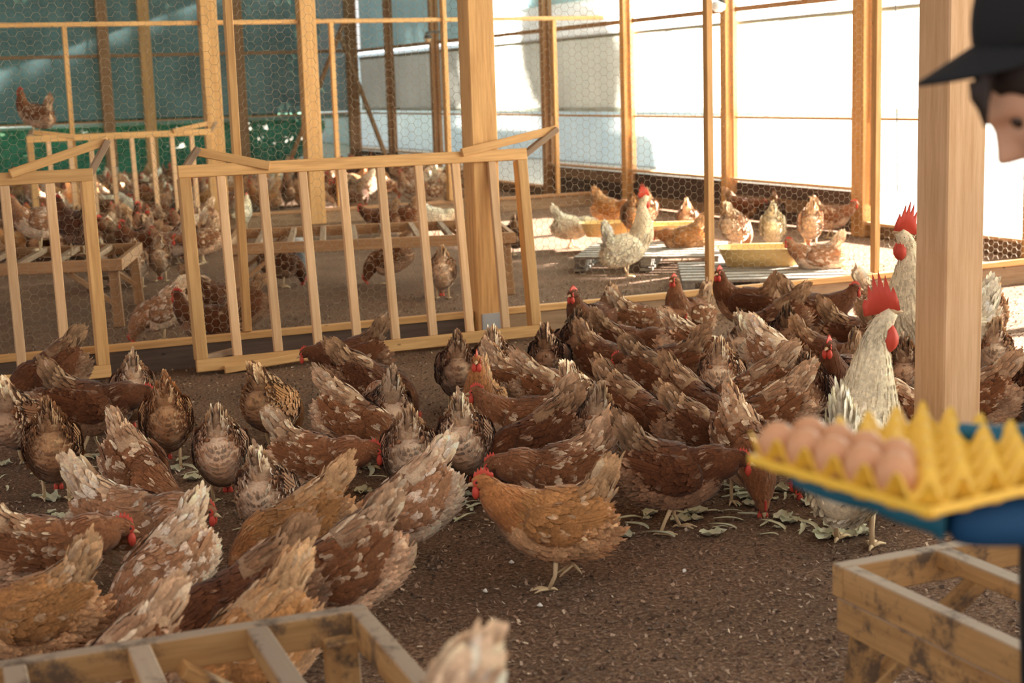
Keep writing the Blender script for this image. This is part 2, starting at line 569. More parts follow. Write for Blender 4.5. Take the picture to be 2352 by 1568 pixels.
f1 = empty('wire_fence', (0, YF, 0), label='chicken-wire fence with a board kerb, crossing the shed just behind the main flock', cat='fence')
for a, b_ in ((-1.5, 1.2), (1.2, 3.44), (3.62, 6.3), (6.3, 8.9)):
    board('kerb_board', (a, .0, .06), (b_, .0, .06), .03, .16, M['board_dark'] if a < 3 else M['old_pine'], f1)
    board('kerb_rail', (a, .0, .158), (b_, .0, .158), .055, .04, M['pine'], f1)
for x in (.6, 2.02, 5.16, 6.5, 8.1):
    board('stud', (x, .02, .18), (x, .02, 3.3), .045, .055, M['pine'], f1, up=(0, 1, 0))
board('top_rail', (-1.5, .02, 3.3), (8.9, .02, 3.3), .05, .06, M['pine'], f1)
hexmesh('wire_mesh', -.2, 8.85, .19, 3.25, .029, .0011, M['wire'], f1, .05)

f2 = empty('wire_fence', (0, YF2, 0), label='second chicken-wire fence with a low board kerb, far across the shed', cat='fence')
for a, b_ in ((-1.5, 3.74), (3.94, 4.9), (5.1, 8.9)):
    board('kerb_board', (a, 0, .06), (b_, 0, .06), .03, .16, M['old_pine'], f2)
    board('kerb_rail', (a, 0, .158), (b_, 0, .158), .055, .04, M['brown_pine'], f2)
    board('top_rail', (a, 0, 2.37), (b_, 0, 2.37), .04, .05, M['pine'], f2)
for x in (.7, 2.25, 5.3, 6.72, 8.2):
    board('stud', (x, 0, .18), (x, 0, 2.35 if x != 6.72 else 3.6), .05, .055 if x != 6.72 else .11, M['pine'], f2, up=(0, 1, 0))
hexmesh('wire_mesh', .2, 8.9, .19, 3.2, .034, .001, M['wire'], f2, .04)


# ------------------------------------------------------------------ slatted perch racks
def rack(root, L=2.15, W=1.15, H=.47, nsl=8, mt=None, ms=None, deep=.07, legs=None, brace=True, off=0):
    """slatted rack in the root's frame: top in the xy plane at z=H"""
    mt = mt or M['pine']; ms = ms or M['pale_pine']
    z = H-deep/2
    board('rail', (0, .02, z), (L, .02, z), .038, deep, mt, root)
    board('rail', (0, W-.02, z), (L, W-.02, z), .038, deep, mt, root)
    for x in (.02, L-.02):
        board('rail', (x, .04, z), (x, W-.04, z), .038, deep, mt, root)
    for k in range(nsl):
        x = L*(k+1)/(nsl+1)
        board('slat', (x, .03, H-.022), (x, W-.03, H-.022), .045, .04, ms, root)
    lg = legs or [((x, y), (x+(-.02 if x < 1 else .02), y+(-.05 if y < .5 else .05), 0)) for x in (.07, L-.07) for y in (.06, W-.06)]
    for (x, y), e in lg:
        board('leg', (x, y, H-deep*.7), e, .04, .07, mt, root, up=(1, 0, 0))
        if brace:
            sx = 1 if x < L/2 else -1
            q = Vector((x, y, H-deep)).lerp(Vector(e), .62)
            board('brace', q, (x+sx*.33, y, H-deep*.8), .03, .05, mt, root, up=(0, 1, 0))


def frame_from(o, xa, ya, loc):
    xa = Vector(xa).normalized(); ya = Vector(ya); ya = (ya-xa*ya.dot(xa)).normalized(); za = xa.cross(ya)
    o.matrix_world = Matrix(((xa.x, ya.x, za.x, loc[0]), (xa.y, ya.y, za.y, loc[1]), (xa.z, ya.z, za.z, loc[2]), (0, 0, 0, 1)))


# tipped racks leaning on the fence: slats upright, legs behind
def tipped(p0, p1, top, label, H=.06, L=None, nsl=8, scale=1.0, hgt=1.16, horn=(.25, .16, -.02), m=None, ms=None):
    t = empty('perch_rack', label=label, cat='perch rack')
    p0 = Vector(p0); p1 = Vector(p1); L = (p1-p0).length
    frame_from(t, p1-p0, top, p0)
    mt = m or M['pine']; ms = ms or M['pale_pine']
    board('rail', (0, .035, 0), (L, .035, 0), .07, .035, mt, t, up=(0, 0, 1))
    board('rail', (0, hgt-.035, 0), (L, hgt-.035, 0), .07, .035, mt, t, up=(0, 0, 1))
    for x in (.035, L-.035):
        board('rail', (x, .07, -.02), (x, hgt-.07, -.02), .065, .075, mt, t, up=(0, 0, 1))
    for k in range(nsl):
        x = L*(k+1)/(nsl+1)
        board('slat', (x, .07, 0), (x, hgt-.07, 0), .05, .03, ms, t, up=(0, 0, 1))
    hx, hy, hz = horn
    for x, y in ((.02, hgt-.05), (L-.02, hgt-.05), (.02, .07), (L-.02, .07)):
        if y < .5:
            e = (x+hx, y+.03, hz-.08) if x < 1 else None
        else:
            e = (x+(hx if x > 1 else hx*.45), y+hy*(1 if x > 1 else .9), hz)
        if e is None: continue
        board('leg', (x, y, -.03), e, .035, .075, M['old_pine'], t, up=(0, 0, 1))
        if y > .5:
            if x < 1: board('brace', (e[0]+.0, e[1]-.02, e[2]), (x+.5, y+.02, 0.03), .028, .05, mt, t, up=(0, 1, 0))
            else: board('brace', e, (x-.42, y+.04, .03), .028, .05, mt, t, up=(0, 1, 0))
        else:
            board('brace', (x+.13, .0, .03), (x+.6, .03, .04), .028, .045, mt, t, up=(0, 1, 0))
    return t


tipped((1.65, 8.36, .02), (3.80, 8.40, .02), (-.01, .16, 1.16), 'big slatted perch rack leaning upright against the fence left of the centre post')
tipped((-.92, 8.44, .02), (1.20, 8.50, .02), (.0, .10, 1.16), 'slatted perch rack standing upright at the left edge of the photo', horn=(.12, .2, -.02))
tipped((1.74, 17.2, .02), (3.78, 17.3, .02), (.0, .10, 1.16), 'distant slatted perch rack leaning upright on the second fence', horn=(.1, .13, -.03))

t = empty('perch_rack', label='slatted perch rack standing on its legs behind the big leaning rack', cat='perch rack')
frame_from(t, (1, -.30, 0), (.30, 1, 0), (2.42, 10.95, 0))
rack(t, mt=M['brown_pine'], ms=M['old_pine'], deep=.08, L=2.15, W=1.3)
t = empty('perch_rack', label='slatted perch rack among hens behind the left-edge leaning rack', cat='perch rack')
frame_from(t, (1, -.30, 0), (.30, 1, 0), (-.45, 11.1, 0))
rack(t, mt=M['brown_pine'], ms=M['old_pine'], deep=.08)
t = empty('perch_rack', label='blurred slatted perch rack at the bottom left corner of the photo', cat='perch rack')
frame_from(t, (1, -.035, 0), (.035, 1, 0), (-1.28, 1.90, 0))
rack(t, mt=M['dirty_pine'], ms=M['dirty_pine'], deep=.07, W=1.15)
t = empty('perch_rack', label='slatted perch rack at the bottom right corner beneath the blue glove', cat='perch rack')
frame_from(t, (1, .0, 0), (.0, 1, 0), (1.93, 1.57, 0))
rack(t, mt=M['dirty_pine'], ms=M['dirty_pine'], deep=.075, W=1.15, nsl=6, L=2.0)
board('side_board', (.018, .02, .357), (.018, 1.13, .357), .036, .078, M['dirty_pine'], t)


# ------------------------------------------------------------------ pallets, troughs
def pallet(loc, rz, label, wood_m=None):
    t = empty('pallet', loc, rz, label, 'pallet')
    for k in range(7):
        y = -.5+k/6.0
        board('deck_board', (-.6, y, .125), (.6, y, .125), .1, .022, M['pallet_wood'], t)
    for x in (-.55, 0, .55):
        board('stringer', (x, -.55, .08), (x, .55, .08), .09, .066, M['pallet_wood'], t)
        board('base_board', (x, -.55, .022), (x, .55, .022), .1, .022, M['pallet_wood'], t)
    return t


M['tub'] = mat('cream_plastic', (.80, .55, .22), .45)
M['feed'] = mat('mash_feed', (.70, .48, .22), .95)


def trough(loc, rz, label, L=.62, W=.36, H=.13):
    t = empty('feed_trough', loc, rz, label, 'feed trough', 'yellow feed troughs')
    V = []; F = []; n = 28
    prof = [(.80, 0), (.93, H*.6), (1.0, H), (1.06, H), (1.06, H-.012), (.96, H-.012), (.88, H*.6), (.76, .012)]
    for s, z in prof:
        for k in range(n):
            a = 2*PI*k/n
            ca, sa = math.cos(a), math.sin(a)
            q = 1/max(abs(ca)**4+abs(sa)**4, 1e-6)**.25
            V.append((ca*q*L/2*s, sa*q*W/2*s, z))
    V2 = V[:4*n]
    # outer wall, rim, inner wall
    for i in range(3):
        for k in range(n): F.append((i*n+k, i*n+(k+1) % n, (i+1)*n+(k+1) % n, (i+1)*n+k))
    V = V2+[(v[0]*.95, v[1]*.93, v[2]-.002) for v in V[2*n:3*n]]+[(v[0]*1.0, v[1]*1.0, z_) for v, z_ in ((q_, .015) for q_ in V[:n])]
    for k in range(n): F.append((2*n+k, 2*n+(k+1) % n, 4*n+(k+1) % n, 4*n+k))
    for k in range(n): F.append((4*n+k, 4*n+(k+1) % n, 5*n+(k+1) % n, 5*n+k))
    F.append(tuple(range(n))[::-1]); F.append(tuple(5*n+k for k in range(n)))
    obj('trough_shell', mesh_np('trough_shell', V, F, M['tub']), t)
    V = [(.88*v[0], .86*v[1], H*.62) for v in V[:n]]+[(.84*v[0], .82*v[1], .02) for v in V[:n]]
    F = [tuple(range(n))]+[(k, n+k, n+(k+1) % n, (k+1) % n) for k in range(n)]
    obj('feed', mesh_np('feed', V, F, M['feed'], smooth=False), t)
    return t


pc = onz(1745, 620, .13); pallet((pc.x, pc.y, 0), R(-28), 'grey wooden pallet under the nearest sunlit feed trough')
tc_ = onz(1748, 606, .14); trough((tc_.x, tc_.y, .137), R(-30), 'nearest yellow feed trough, on the front pallet in the sun', .66, .42, .14)
pc = onz(1500, 573, .13); pallet((pc.x, pc.y, 0), R(-35), 'grey wooden pallet under the two farther feed troughs')
tc_ = onz(1395, 540, .14); trough((tc_.x, tc_.y, .137), R(-25), 'yellow feed trough beside the white hen, leftmost of the three', .5, .34, .13)
tc_ = onz(1535, 545, .14); trough((tc_.x, tc_.y, .137), R(-30), 'yellow feed trough in the middle, behind the pale cockerel', .6, .4, .13)

# grey foot of a drinker behind the leaning rack, chain, lamp, pulley
t = empty('drinker_stand', onz(690, 628), R(20), 'small dark grey drinker stand on the litter behind the leaning rack', 'drinker')
V, F = tube([(0, 0, 0), (0, 0, .02), (0, 0, .025), (0, 0, .26)], [.12, .12, .07, .06], 14)
obj('base', mesh_np('base', V, F, mat('grey_plastic', (.12, .12, .13), .5)), t)
V, F = tube([(0, 0, .26), (0, 0, .30), (0, 0, .31)], [.09, .09, .05], 14)
obj('cap', mesh_np('cap', V, F, M['steel']), t)
a = onX(2056, 85, XW-.03); b_ = onX(2062, 470, XW-.03); a.z = 2.29
V, F = tube([a, b_], .006, 6)
tag(obj('pull_cord', mesh_np('pull_cord', V, F, M['dark_metal'])), 'thin dark pull cord hanging beside the last right-hand window post', 'cord')
la = onX(1655, 12, XW-.35)
t = empty('lamp', la, 0, 'small round lamp fixed high on the window wall at the top of the photo', 'lamp')
V, F = tube([(0, 0, .14), (0, 0, .05)], [.035, .05], 12); obj('fixture_body', mesh_np('fixture_body', V, F, M['dark_metal']), t)
V, F = tube([(0, 0, .05), (-.02, 0, .02), (-.03, 0, -.04), (-.03, 0, -.07)], [.05, .075, .07, .03], 12); obj('fixture_end', mesh_np('fixture_end', V, F, M['white_paint']), t)
board('bracket', (0, 0, .15), (.33, 0, .15), .03, .03, M['dark_metal'], t)
la = onX(983, 88, XW-.3)
t = empty('lamp', la, 0, 'small dark pulley far back on the left end of the window wall', 'lamp')  # a pulley on the wall, gives no light
V, F = tube([(0, 0, .1), (0, 0, .0)], [.04, .07], 12); obj('fixture_body', mesh_np('fixture_body', V, F, M['dark_metal']), t)
V, F = tube([(0, 0, .0), (0, 0, -.06)], [.06, .04], 12); obj('fixture_end', mesh_np('fixture_end', V, F, M['beak']), t)
board('bracket', (0, 0, .1), (.28, 0, .1), .03, .03, M['dark_metal'], t)

# ------------------------------------------------------------------ hens
def catmull(P, n):
    P = np.array(P, float)
    Q = np.vstack([2*P[0]-P[1], P, 2*P[-1]-P[-2]])
    out = []
    m = len(P)-1
    for i in range(n):
        u = i/(n-1)*m; k = min(int(u), m-1); t = u-k
        p0, p1, p2, p3 = Q[k], Q[k+1], Q[k+2], Q[k+3]
        out.append(.5*((2*p1)+(-p0+p2)*t+(2*p0-5*p1+4*p2-p3)*t*t+(-p0+3*p1-3*p2+p3)*t**3))
    return np.array(out)


class Acc:
    def __init__(s): s.V = []; s.F = []; s.C = []
    def add(s, V, F, C_):
        b = len(s.V)
        s.V += [tuple(v) for v in V]; s.F += [tuple(i+b for i in f) for f in F]
        s.C += [tuple(c) for c in C_]
    def mesh(s, name, m): return mesh_np(name, s.V, s.F, m, np.array(s.C))


def frames(S):
    T = np.gradient(S[:, :3], axis=0); T /= np.linalg.norm(T, axis=1)[:, None]
    s0 = np.array([0, 1., 0]); out = []
    for t in T:
        s_ = s0-s0.dot(t)*t; s_ /= np.linalg.norm(s_); out.append((t, s_, np.cross(t, s_)))
    return out


def loft(acc, S, nseg, colf):
    """S rows: x y z w h"""
    fr = frames(S); V = []; C_ = []
    for i, (t, s_, u_) in enumerate(fr):
        for k in range(nseg):
            a = 2*PI*k/nseg
            V.append(S[i, :3]+s_*S[i, 3]*math.cos(a)+u_*S[i, 4]*math.sin(a))
            C_.append(colf(i/(len(S)-1), a))
    F = []
    for i in range(len(S)-1):
        for k in range(nseg):
            F.append((i*nseg+k, i*nseg+(k+1) % nseg, (i+1)*nseg+(k+1) % nseg, (i+1)*nseg+k))
    F.append(tuple(range(nseg))[::-1]); F.append(tuple((len(S)-1)*nseg+k for k in range(nseg)))
    acc.add(V, F, C_)


def flake(acc, P, Nn, D, l, wd, c0, c1, lift=.006):
    S_ = np.cross(Nn, D); S_ /= np.linalg.norm(S_)+1e-9
    P = P+Nn*.001
    V = [P-S_*wd*.3, P+S_*wd*.3, P+D*l*.55+S_*wd*.5+Nn*lift*.6, P+D*l*.55-S_*wd*.5+Nn*lift*.6, P+D*l*.85+S_*wd*.32+Nn*lift*.8, P+D*l*.85-S_*wd*.32+Nn*lift*.8, P+D*l+Nn*lift]
    acc.add(V, [(0, 1, 2, 3), (3, 2, 4, 5), (5, 4, 6)], [c0, c0, c0, c0, c1, c1, c1])


def feathers(acc, S, n, colf, rs, lf, down=.25, a0=0, a1=2*PI, s0=0.03, s1=.97, lift=.006):
    fr = frames(S); m = len(S)
    circ = np.array([(S[i, 3]+S[i, 4]) for i in range(m)])
    seg = np.linalg.norm(np.gradient(S[:, :3], axis=0), axis=1)
    wgt = (circ+.01)*seg; wgt = wgt/wgt.sum(); cw = np.cumsum(wgt)
    for _ in range(n):
        f = rs.rand(); i = int(np.searchsorted(cw, f)); u = i/(m-1)
        i = min(max(i, 1), m-2)
        if u < s0 or u > s1: continue
        a = rs.uniform(a0, a1)
        t, s_, u_ = fr[i]; jit = rs.uniform(-.5, .5)
        base = S[i, :3]+jit*(S[i+1, :3]-S[i, :3])
        P = base+s_*S[i, 3]*math.cos(a)+u_*S[i, 4]*math.sin(a)
        Nn = s_*math.cos(a)/max(S[i, 3], .004)+u_*math.sin(a)/max(S[i, 4], .004); Nn /= np.linalg.norm(Nn)
        D = -t+np.array([0, 0, -down])+rs.normal(size=3)*.13
        D -= D.dot(Nn)*Nn*.95; D /= np.linalg.norm(D)
        l, wd = lf(u)
        l *= rs.uniform(.75, 1.25)
        c = np.array(colf(u, a, P)); k = rs.uniform(.82, 1.18)
        tip = c*k*rs.uniform(1.05, 1.22)
        flake(acc, P, Nn, D, l, wd*rs.uniform(.8, 1.2), c*k*.92, np.minimum(tip, .95), lift)


PAL = {  # back, fluff, neck, tail, fleck colour, fleck share
    'D': dict(back=(.125, .042, .016), fluff=(.34, .18, .10), neck=(.145, .050, .020), tail=(.34, .19, .10), fk=(.48, .31, .20), f=.12),
    'M': dict(back=(.215, .082, .033), fluff=(.60, .37, .23), neck=(.25, .098, .042), tail=(.56, .34, .20), fk=(.76, .56, .38), f=.31),
    'B': dict(back=(.40, .180, .063), fluff=(.58, .32, .16), neck=(.42, .165, .055), tail=(.62, .36, .18), fk=(.72, .48, .29), f=.16),
    'C': dict(back=(.36, .170, .085), fluff=(.84, .60, .42), neck=(.36, .165, .08), tail=(.80, .56, .37), fk=(.86, .68, .53), f=.40),
    'W': dict(back=(.80, .68, .50), fluff=(.78, .66, .48), neck=(.80, .66, .45), tail=(.80, .70, .54), fk=(.88, .82, .74), f=.2),
}


def hen_data(pose, pal, seed, rooster=False):
    rs = np.random.RandomState(seed); P = PAL[pal]
    pitch = {'alert': 12, 'stand': 4, 'walk': 0, 'low': -8, 'peck': -25, 'peckside': -23, 'turnr': 6, 'turn': 6, 'step': 2}[pose]
    # trunk, rear to chest, x z w h
    tr = [(-.172, .222, .022, .036), (-.156, .210, .054, .076), (-.120, .202, .078, .103), (-.06, .199, .090, .115), (.0, .200, .092, .115), (.058, .210, .086, .106), (.098, .232, .072, .088)]
    a = R(pitch); ca, sa = math.cos(a), math.sin(a); ox, oz = -.02, .20
    def rot(x, z): return ox+(x-ox)*ca-(z-oz)*sa, oz+(x-ox)*sa+(z-oz)*ca
    S = []
    for x, z, w_, h_ in tr:
        X, Z = rot(x, z); S.append((X, 0, Z, w_, h_))
    cx, cz = S[-1][0], S[-1][2]
    nk = {
        'alert': [(cx+.035, 0, cz+.060, .056, .058), (cx+.045, 0, cz+.110, .040, .042), (cx+.042, 0, cz+.155, .028, .029), (cx+.046, 0, cz+.185, .022, .024), (cx+.064, 0, cz+.200, .021, .024), (cx+.084, 0, cz+.196, .013, .015)],
        'stand': [(cx+.040, 0, cz+.045, .056, .058), (cx+.065, 0, cz+.085, .041, .042), (cx+.075, 0, cz+.125, .029, .030), (cx+.082, 0, cz+.150, .022, .024), (cx+.100, 0, cz+.160, .021, .024), (cx+.120, 0, cz+.155, .013, .015)],
        'walk': [(cx+.045, 0, cz+.030, .058, .058), (cx+.08, 0, cz+.055, .043, .043), (cx+.105, 0, cz+.085, .030, .031), (cx+.118, 0, cz+.105, .023, .025), (cx+.137, 0, cz+.110, .021, .024), (cx+.157, 0, cz+.103, .013, .015)],
        'low': [(cx+.05, 0, cz+.005, .058, .058), (cx+.095, 0, cz+.008, .043, .043), (cx+.130, 0, cz+.018, .031, .031), (cx+.150, 0, cz+.020, .023, .025), (cx+.170, 0, cz+.012, .021, .023), (cx+.188, 0, cz+.0, .013, .015)],
        'peck': [(cx+.045, 0, cz-.030, .056, .056), (cx+.075, 0, cz-.070, .042, .042), (cx+.090, 0, cz-.110, .030, .030), (cx+.094, 0, cz-.125, .023, .024), (cx+.102, 0, cz-.142, .021, .022), (cx+.110, 0, cz-.160, .012, .013)],
        'peckside': [(cx+.045, .012, cz-.030, .056, .056), (cx+.078, .035, cz-.062, .042, .042), (cx+.098, .06, cz-.092, .030, .030), (cx+.104, .07, cz-.105, .023, .024), (cx+.112, .08, cz-.122, .021, .022), (cx+.118, .09, cz-.140, .012, .013)],
        'turn': [(cx+.038, 0, cz+.050, .056, .058), (cx+.055, .004, cz+.095, .040, .042), (cx+.055, .012, cz+.135, .028, .029), (cx+.058, .018, cz+.160, .023, .024), (cx+.066, .036, cz+.170, .021, .024), (cx+.070, .056, cz+.165, .013, .015)],
        'step': None}
    nk['turnr'] = [(a1, -b1, c1, d1, e1_) for a1, b1, c1, d1, e1_ in nk['turn']]
    n_ = nk['walk'] if pose == 'step' else nk[pose]
    n_ = [(cx+(q[0]-cx)*(.80 if pose == 'low' else .90), q[1], cz+(q[2]-cz)*(.92 if pose != 'peck' else 1.0)+(.018 if pose == 'low' else 0), q[3]*g_, q[4]*g_) for q, g_ in zip(n_, (1.15, 1.25, 1.22, 1.12, 1.05, 1))]
    if rooster:
        n_ = [(x, y, z+.028*i, w_*(1.25 if i < 3 else 1.1), h_*(1.3 if i < 3 else 1.1)) for i, (x, y, z, w_, h_) in enumerate(n_)]
    S += n_
    NT = len(tr)/(len(S)-1)  # where the neck starts
    Sf = catmull(S, 38)
    Sf[:, 3:] = np.maximum(Sf[:, 3:], .006)
    fleckcache = {}
    ph_ = rs.uniform(0, 6.28, 9)
    def fn3(q):
        v = math.sin(q[0]*98+ph_[0]+2.2*math.sin(q[2]*70+ph_[1]))+math.sin(q[2]*115+ph_[2]+2*math.sin(q[1]*80+ph_[3]))+math.sin(q[1]*92+ph_[4]+2*math.sin(q[0]*105+ph_[5]))
        v = v/3+rs.uniform(-.22, .22)
        t_ = (v-(.78-1.5*P['f']))/.35
        return .72*min(max(t_, 0), 1)
    def colf(u, an, pos=None):
        side = math.sin(an)  # 1 top, -1 belly
        if u > NT-.04: c = P['neck']
        elif u < .16 or side < -.25: c = P['fluff']
        elif u < .3 and side < .25: c = tuple(.5*x+.5*y for x, y in zip(P['fluff'], P['back']))
        else: c = P['back']
        if pos is not None:
            w_ = fn3(pos)*(1 if u < NT else .3)
            m_ = 1+.28*math.sin(pos[0]*37+ph_[6])*math.sin(pos[2]*41+ph_[7]+3*pos[1])
            c = tuple((x*(1-w_)+y*w_)*m_ for x, y in zip(c, P['fk']))
        return c
    D = {}
    body = Acc(); loft(body, Sf, 18, lambda u, an: tuple(.95*x for x in (P['neck'] if u > NT-.04 else P['fluff'] if (u < .16 or math.sin(an) < -.25) else P['back'])))
    lf = lambda u: ((.034, .014) if u < .25 else (.030, .015)) if u < NT-.05 else ((.034, .008) if u < .86 else (.012, .005))
    feathers(body, Sf, 1500, colf, rs, lf, lift=.0045)
    nkS = Sf[int((NT-.12)*37):36]
    feathers(body, nkS, 520, lambda u, an, pos=None: colf(NT-.12+u*(.97-NT+.12), an, pos), rs, lambda u: (.030, .0075) if u < .75 else (.013, .005), down=.1, lift=.005, s1=.93)
    feathers(body, Sf[:14], 420, lambda u, an, pos=None: colf(u*.36, an, pos), rs, lambda u: (.022, .010), down=.5, lift=.004, s0=0)
    # thighs
    for sg in (1, -1):
        T = catmull([(-.025, sg*.048, .165, .040, .05), (-.012, sg*.047, .125, .030, .034), (-.004, sg*.044, .095, .012, .014)], 7)
        loft(body, T, 9, lambda u, an: P['fluff'])
        feathers(body, T, 60, lambda u, an, pos=None: P['fluff'], rs, lambda u: (.028, .018), down=.6)
    D['body'] = body
    # tail : upright compressed fan
    bx, bz = rot(-.112, .268)
    ta = R(60+pitch*.5+(0 if not rooster else 8)); dx, dz = -math.cos(ta), math.sin(ta)
    tail = Acc(); TL = .150
    T = [(bx+.075, 0, bz-.030, .070, .045), (bx+.03, 0, bz-.008, .066, .056), (bx+dx*.03, 0, bz+dz*.02, .048, .050), (bx+dx*.060, 0, bz+dz*.060, .032, .036), (bx+dx*.095, 0, bz+dz*.095, .019, .028), (bx+dx*.125, 0, bz+dz*.125, .009, .021), (bx+dx*TL, 0, bz+dz*TL, .004, .012)]
    Tf = catmull(T, 14); Tf[:, 3:] = np.maximum(Tf[:, 3:], .003)
    tcol = lambda u, an, pos=None: tuple((P['fk'] if rs.rand() < P['f']*.6 else (P['tail'] if u > .3 else tuple(.6*p_+.4*q_ for p_, q_ in zip(P['back'], P['tail'])))))
    loft(tail, Tf, 12, lambda u, an: tuple(.8*x for x in P['tail']))
    D_ = np.array([dx, 0, dz]); Pn = np.array([-dz, 0, dx])
    for sg in (1, -1):
        for k in range(9):
            q = (k/8-.5)
            o_ = np.array([bx+dx*.03, sg*(.012), bz+dz*.03])+Pn*q*.034
            dd = D_+Pn*q*.30; dd /= np.linalg.norm(dd)
            c = np.array(tcol(.8, 0))*rs.uniform(.75, 1.25)
            flake(tail, o_, np.array([0, sg, 0.]), dd, (TL-.02)*(1-.8*q*q)*rs.uniform(.92, 1.08), .034, c*.75, np.minimum(c*1.25, .95), .004)
    # flakes run outwards along the tail
    Tr = Tf[::-1].copy()
    feathers(tail, Tr, 190, lambda u, an, pos=None: tcol(1-u, an), rs, lambda u: (.040, .015), down=-.1, lift=.005)
    D['tail'] = tail
    # wings
    for sg, nm in ((1, 'wing'), (-1, 'wing2')):
        wg = Acc()
        pts = [(.085, .235, .010, .030), (.055, .225, .017, .055), (.0, .222, .018, .064), (-.06, .226, .016, .056), (-.115, .236, .011, .036), (-.155, .247, .006, .014)]
        W_ = []
        for (x, z, w_, h_), yo in zip(pts, (.066, .082, .087, .083, .066, .044)):
            X, Z = rot(x, z); W_.append((X, sg*yo, Z, w_, h_))
        Wf = catmull(W_, 14)[::-1].copy(); Wf[:, 3:] = np.maximum(Wf[:, 3:], .003)
        wc = lambda u, an, pos=None: tuple(x*(1-w9)+y*w9 for w9 in (fn3(pos) if pos is not None else 0,) for x, y in zip(P['back'], P['fk']))
        loft(wg, Wf, 10, lambda u, an: tuple(.75*x for x in P['back']))
        if sg > 0: feathers(wg, Wf, 300, wc, rs, lambda u: (.036, .017), down=.08, a0=-PI/2, a1=PI/2, lift=.0035)
        else: feathers(wg, Wf, 300, wc, rs, lambda u: (.036, .017), down=.08, a0=PI/2, a1=3*PI/2, lift=.0035)
        for k in range(6):  # flight feathers
            X, Z = rot(-.02-.008*k, .195+.010*k); d2 = np.array([-ca, -sg*.22, -sa+.06+.02*k]); d2 /= np.linalg.norm(d2)
            c = np.array(P['back'])*rs.uniform(.8, 1.2)
            flake(wg, np.array([X, sg*.104, Z]), np.array([0, sg, .1]), d2, .115, .017, c, np.minimum(c*1.15, .9), .002)
        D[nm] = wg
    hd = Sf[-4, :3]; tip = Sf[-1, :3]; hdir = tip-Sf[-6, :3]
    if pose not in ('peck', 'peckside'): hdir[2] = hdir[2]*.15-.001
    hdir /= np.linalg.norm(hdir)
    prev = frames(Sf)[-5]
    side = prev[1] if abs(hdir[2]) > .75 else np.cross([0, 0, 1.], hdir)
    side = side-side.dot(hdir)*hdir; side /= np.linalg.norm(side); upv = np.cross(hdir, side)
    D['hd'] = (hd, tip, hdir, side, upv)
    k = 1.9 if rooster else 1.0
    if not rooster: k = rs.uniform(.85, 1.25)
    cm = Acc()
    pts = []
    nt_ = 6
    for i in range(nt_*2+1):
        f = i/(nt_*2)
        xx = (.016-.052*f*k) if not rooster else (.040-.085*f)
        hh = (.010+.018*math.sin(PI*min(f*1.1, 1)))*k*(1.9 if rooster else 1)*(1.0 if i % 2 else .58)
        pts.append((xx, hh))
    base = hd+upv*(.016 if not rooster else .024)
    V = []; F = []
    for x, h in pts:
        for y_, z_ in ((-.004, -.004), (.004, -.004), (.0016, h), (-.0016, h)):
            V.append(base+hdir*x+side*y_*k+upv*z_)
    for i in range(len(pts)-1):
        for q in range(4): F.append((i*4+q, i*4+(q+1) % 4, (i+1)*4+(q+1) % 4, (i+1)*4+q))
    F += [(0, 3, 2, 1), tuple((len(pts)-1)*4+q for q in range(4))]
    red = (.60, .075, .045)
    cm.add(V, F, [red]*len(V)); D['comb'] = cm
    wt = Acc()
    for sg in (1, -1):
        c0 = hd+hdir*.012-upv*.010+side*sg*.010
        dn = np.array([0, 0, -1.])
        W_ = catmull([(*c0, .004, .005), (*(c0+dn*.012*k), .004, .010*k), (*(c0+dn*.026*k), .003, .009*k), (*(c0+dn*.034*k), .002, .003)], 6)
        V, F = tube([tuple(q[:3]) for q in W_], [max(q[4], .002) for q in W_], 7); wt.add(V, F, [red]*len(V))
        # bare red face round the eye
        fc = hd+hdir*.006+side*sg*.0165+upv*.002
        V = [fc+side*sg*.003]+[fc+hdir*math.cos(b)*.014+upv*math.sin(b)*.012 for b in np.linspace(0, 2*PI, 9)[:-1]]
        F = [(0, 1+i, 1+(i+1) % 8) if sg > 0 else (0, 1+(i+1) % 8, 1+i) for i in range(8)]
        wt.add(V, F, [red]*len(V))
    D['wattle'] = wt
    bk = Acc()
    V, F = tube([tuple(tip-hdir*.006), tuple(tip+hdir*.010), tuple(tip+hdir*.024-upv*.005)], [.010, .0065, .001], 8)
    bk.add(V, F, [(.6, .42, .25)]*len(V)); D['beak'] = bk
    for sg, nm in ((1, 'eye'), (-1, 'eye2')):
        ey = Acc(); c0 = hd+hdir*.008+side*sg*.0195+upv*.004
        V, F = tube([tuple(c0-side*sg*.004), tuple(c0), tuple(c0+side*sg*.002)], [.004, .004, .0015], 7); ey.add(V, F, [(.03, .015, .01)]*len(V)); D[nm] = ey
    for sg, nm in ((1, 'leg'), (-1, 'leg2')):
        lg = Acc(); x0 = -.004; y0 = sg*.044
        if pose == 'step' and sg < 0: knee = (x0-.01, y0, .098); ft = np.array([x0-.055, y0, .055]); lifted = True
        elif pose in ('walk', 'low') and sg < 0: ft = np.array([x0-.045, y0, .008]); lifted = False
        else: ft = np.array([x0+(.025 if sg > 0 else -.01), y0, .008]); lifted = False
        V, F = tube([(x0, y0, .112), tuple((np.array([x0-.006, y0, .09])+ft)/2+np.array([-.004, 0, 0])), tuple(ft)], [.0085, .0062, .0065], 7)
        lg.add(V, F, [(.66, .47, .27)]*len(V)); fo = Acc()
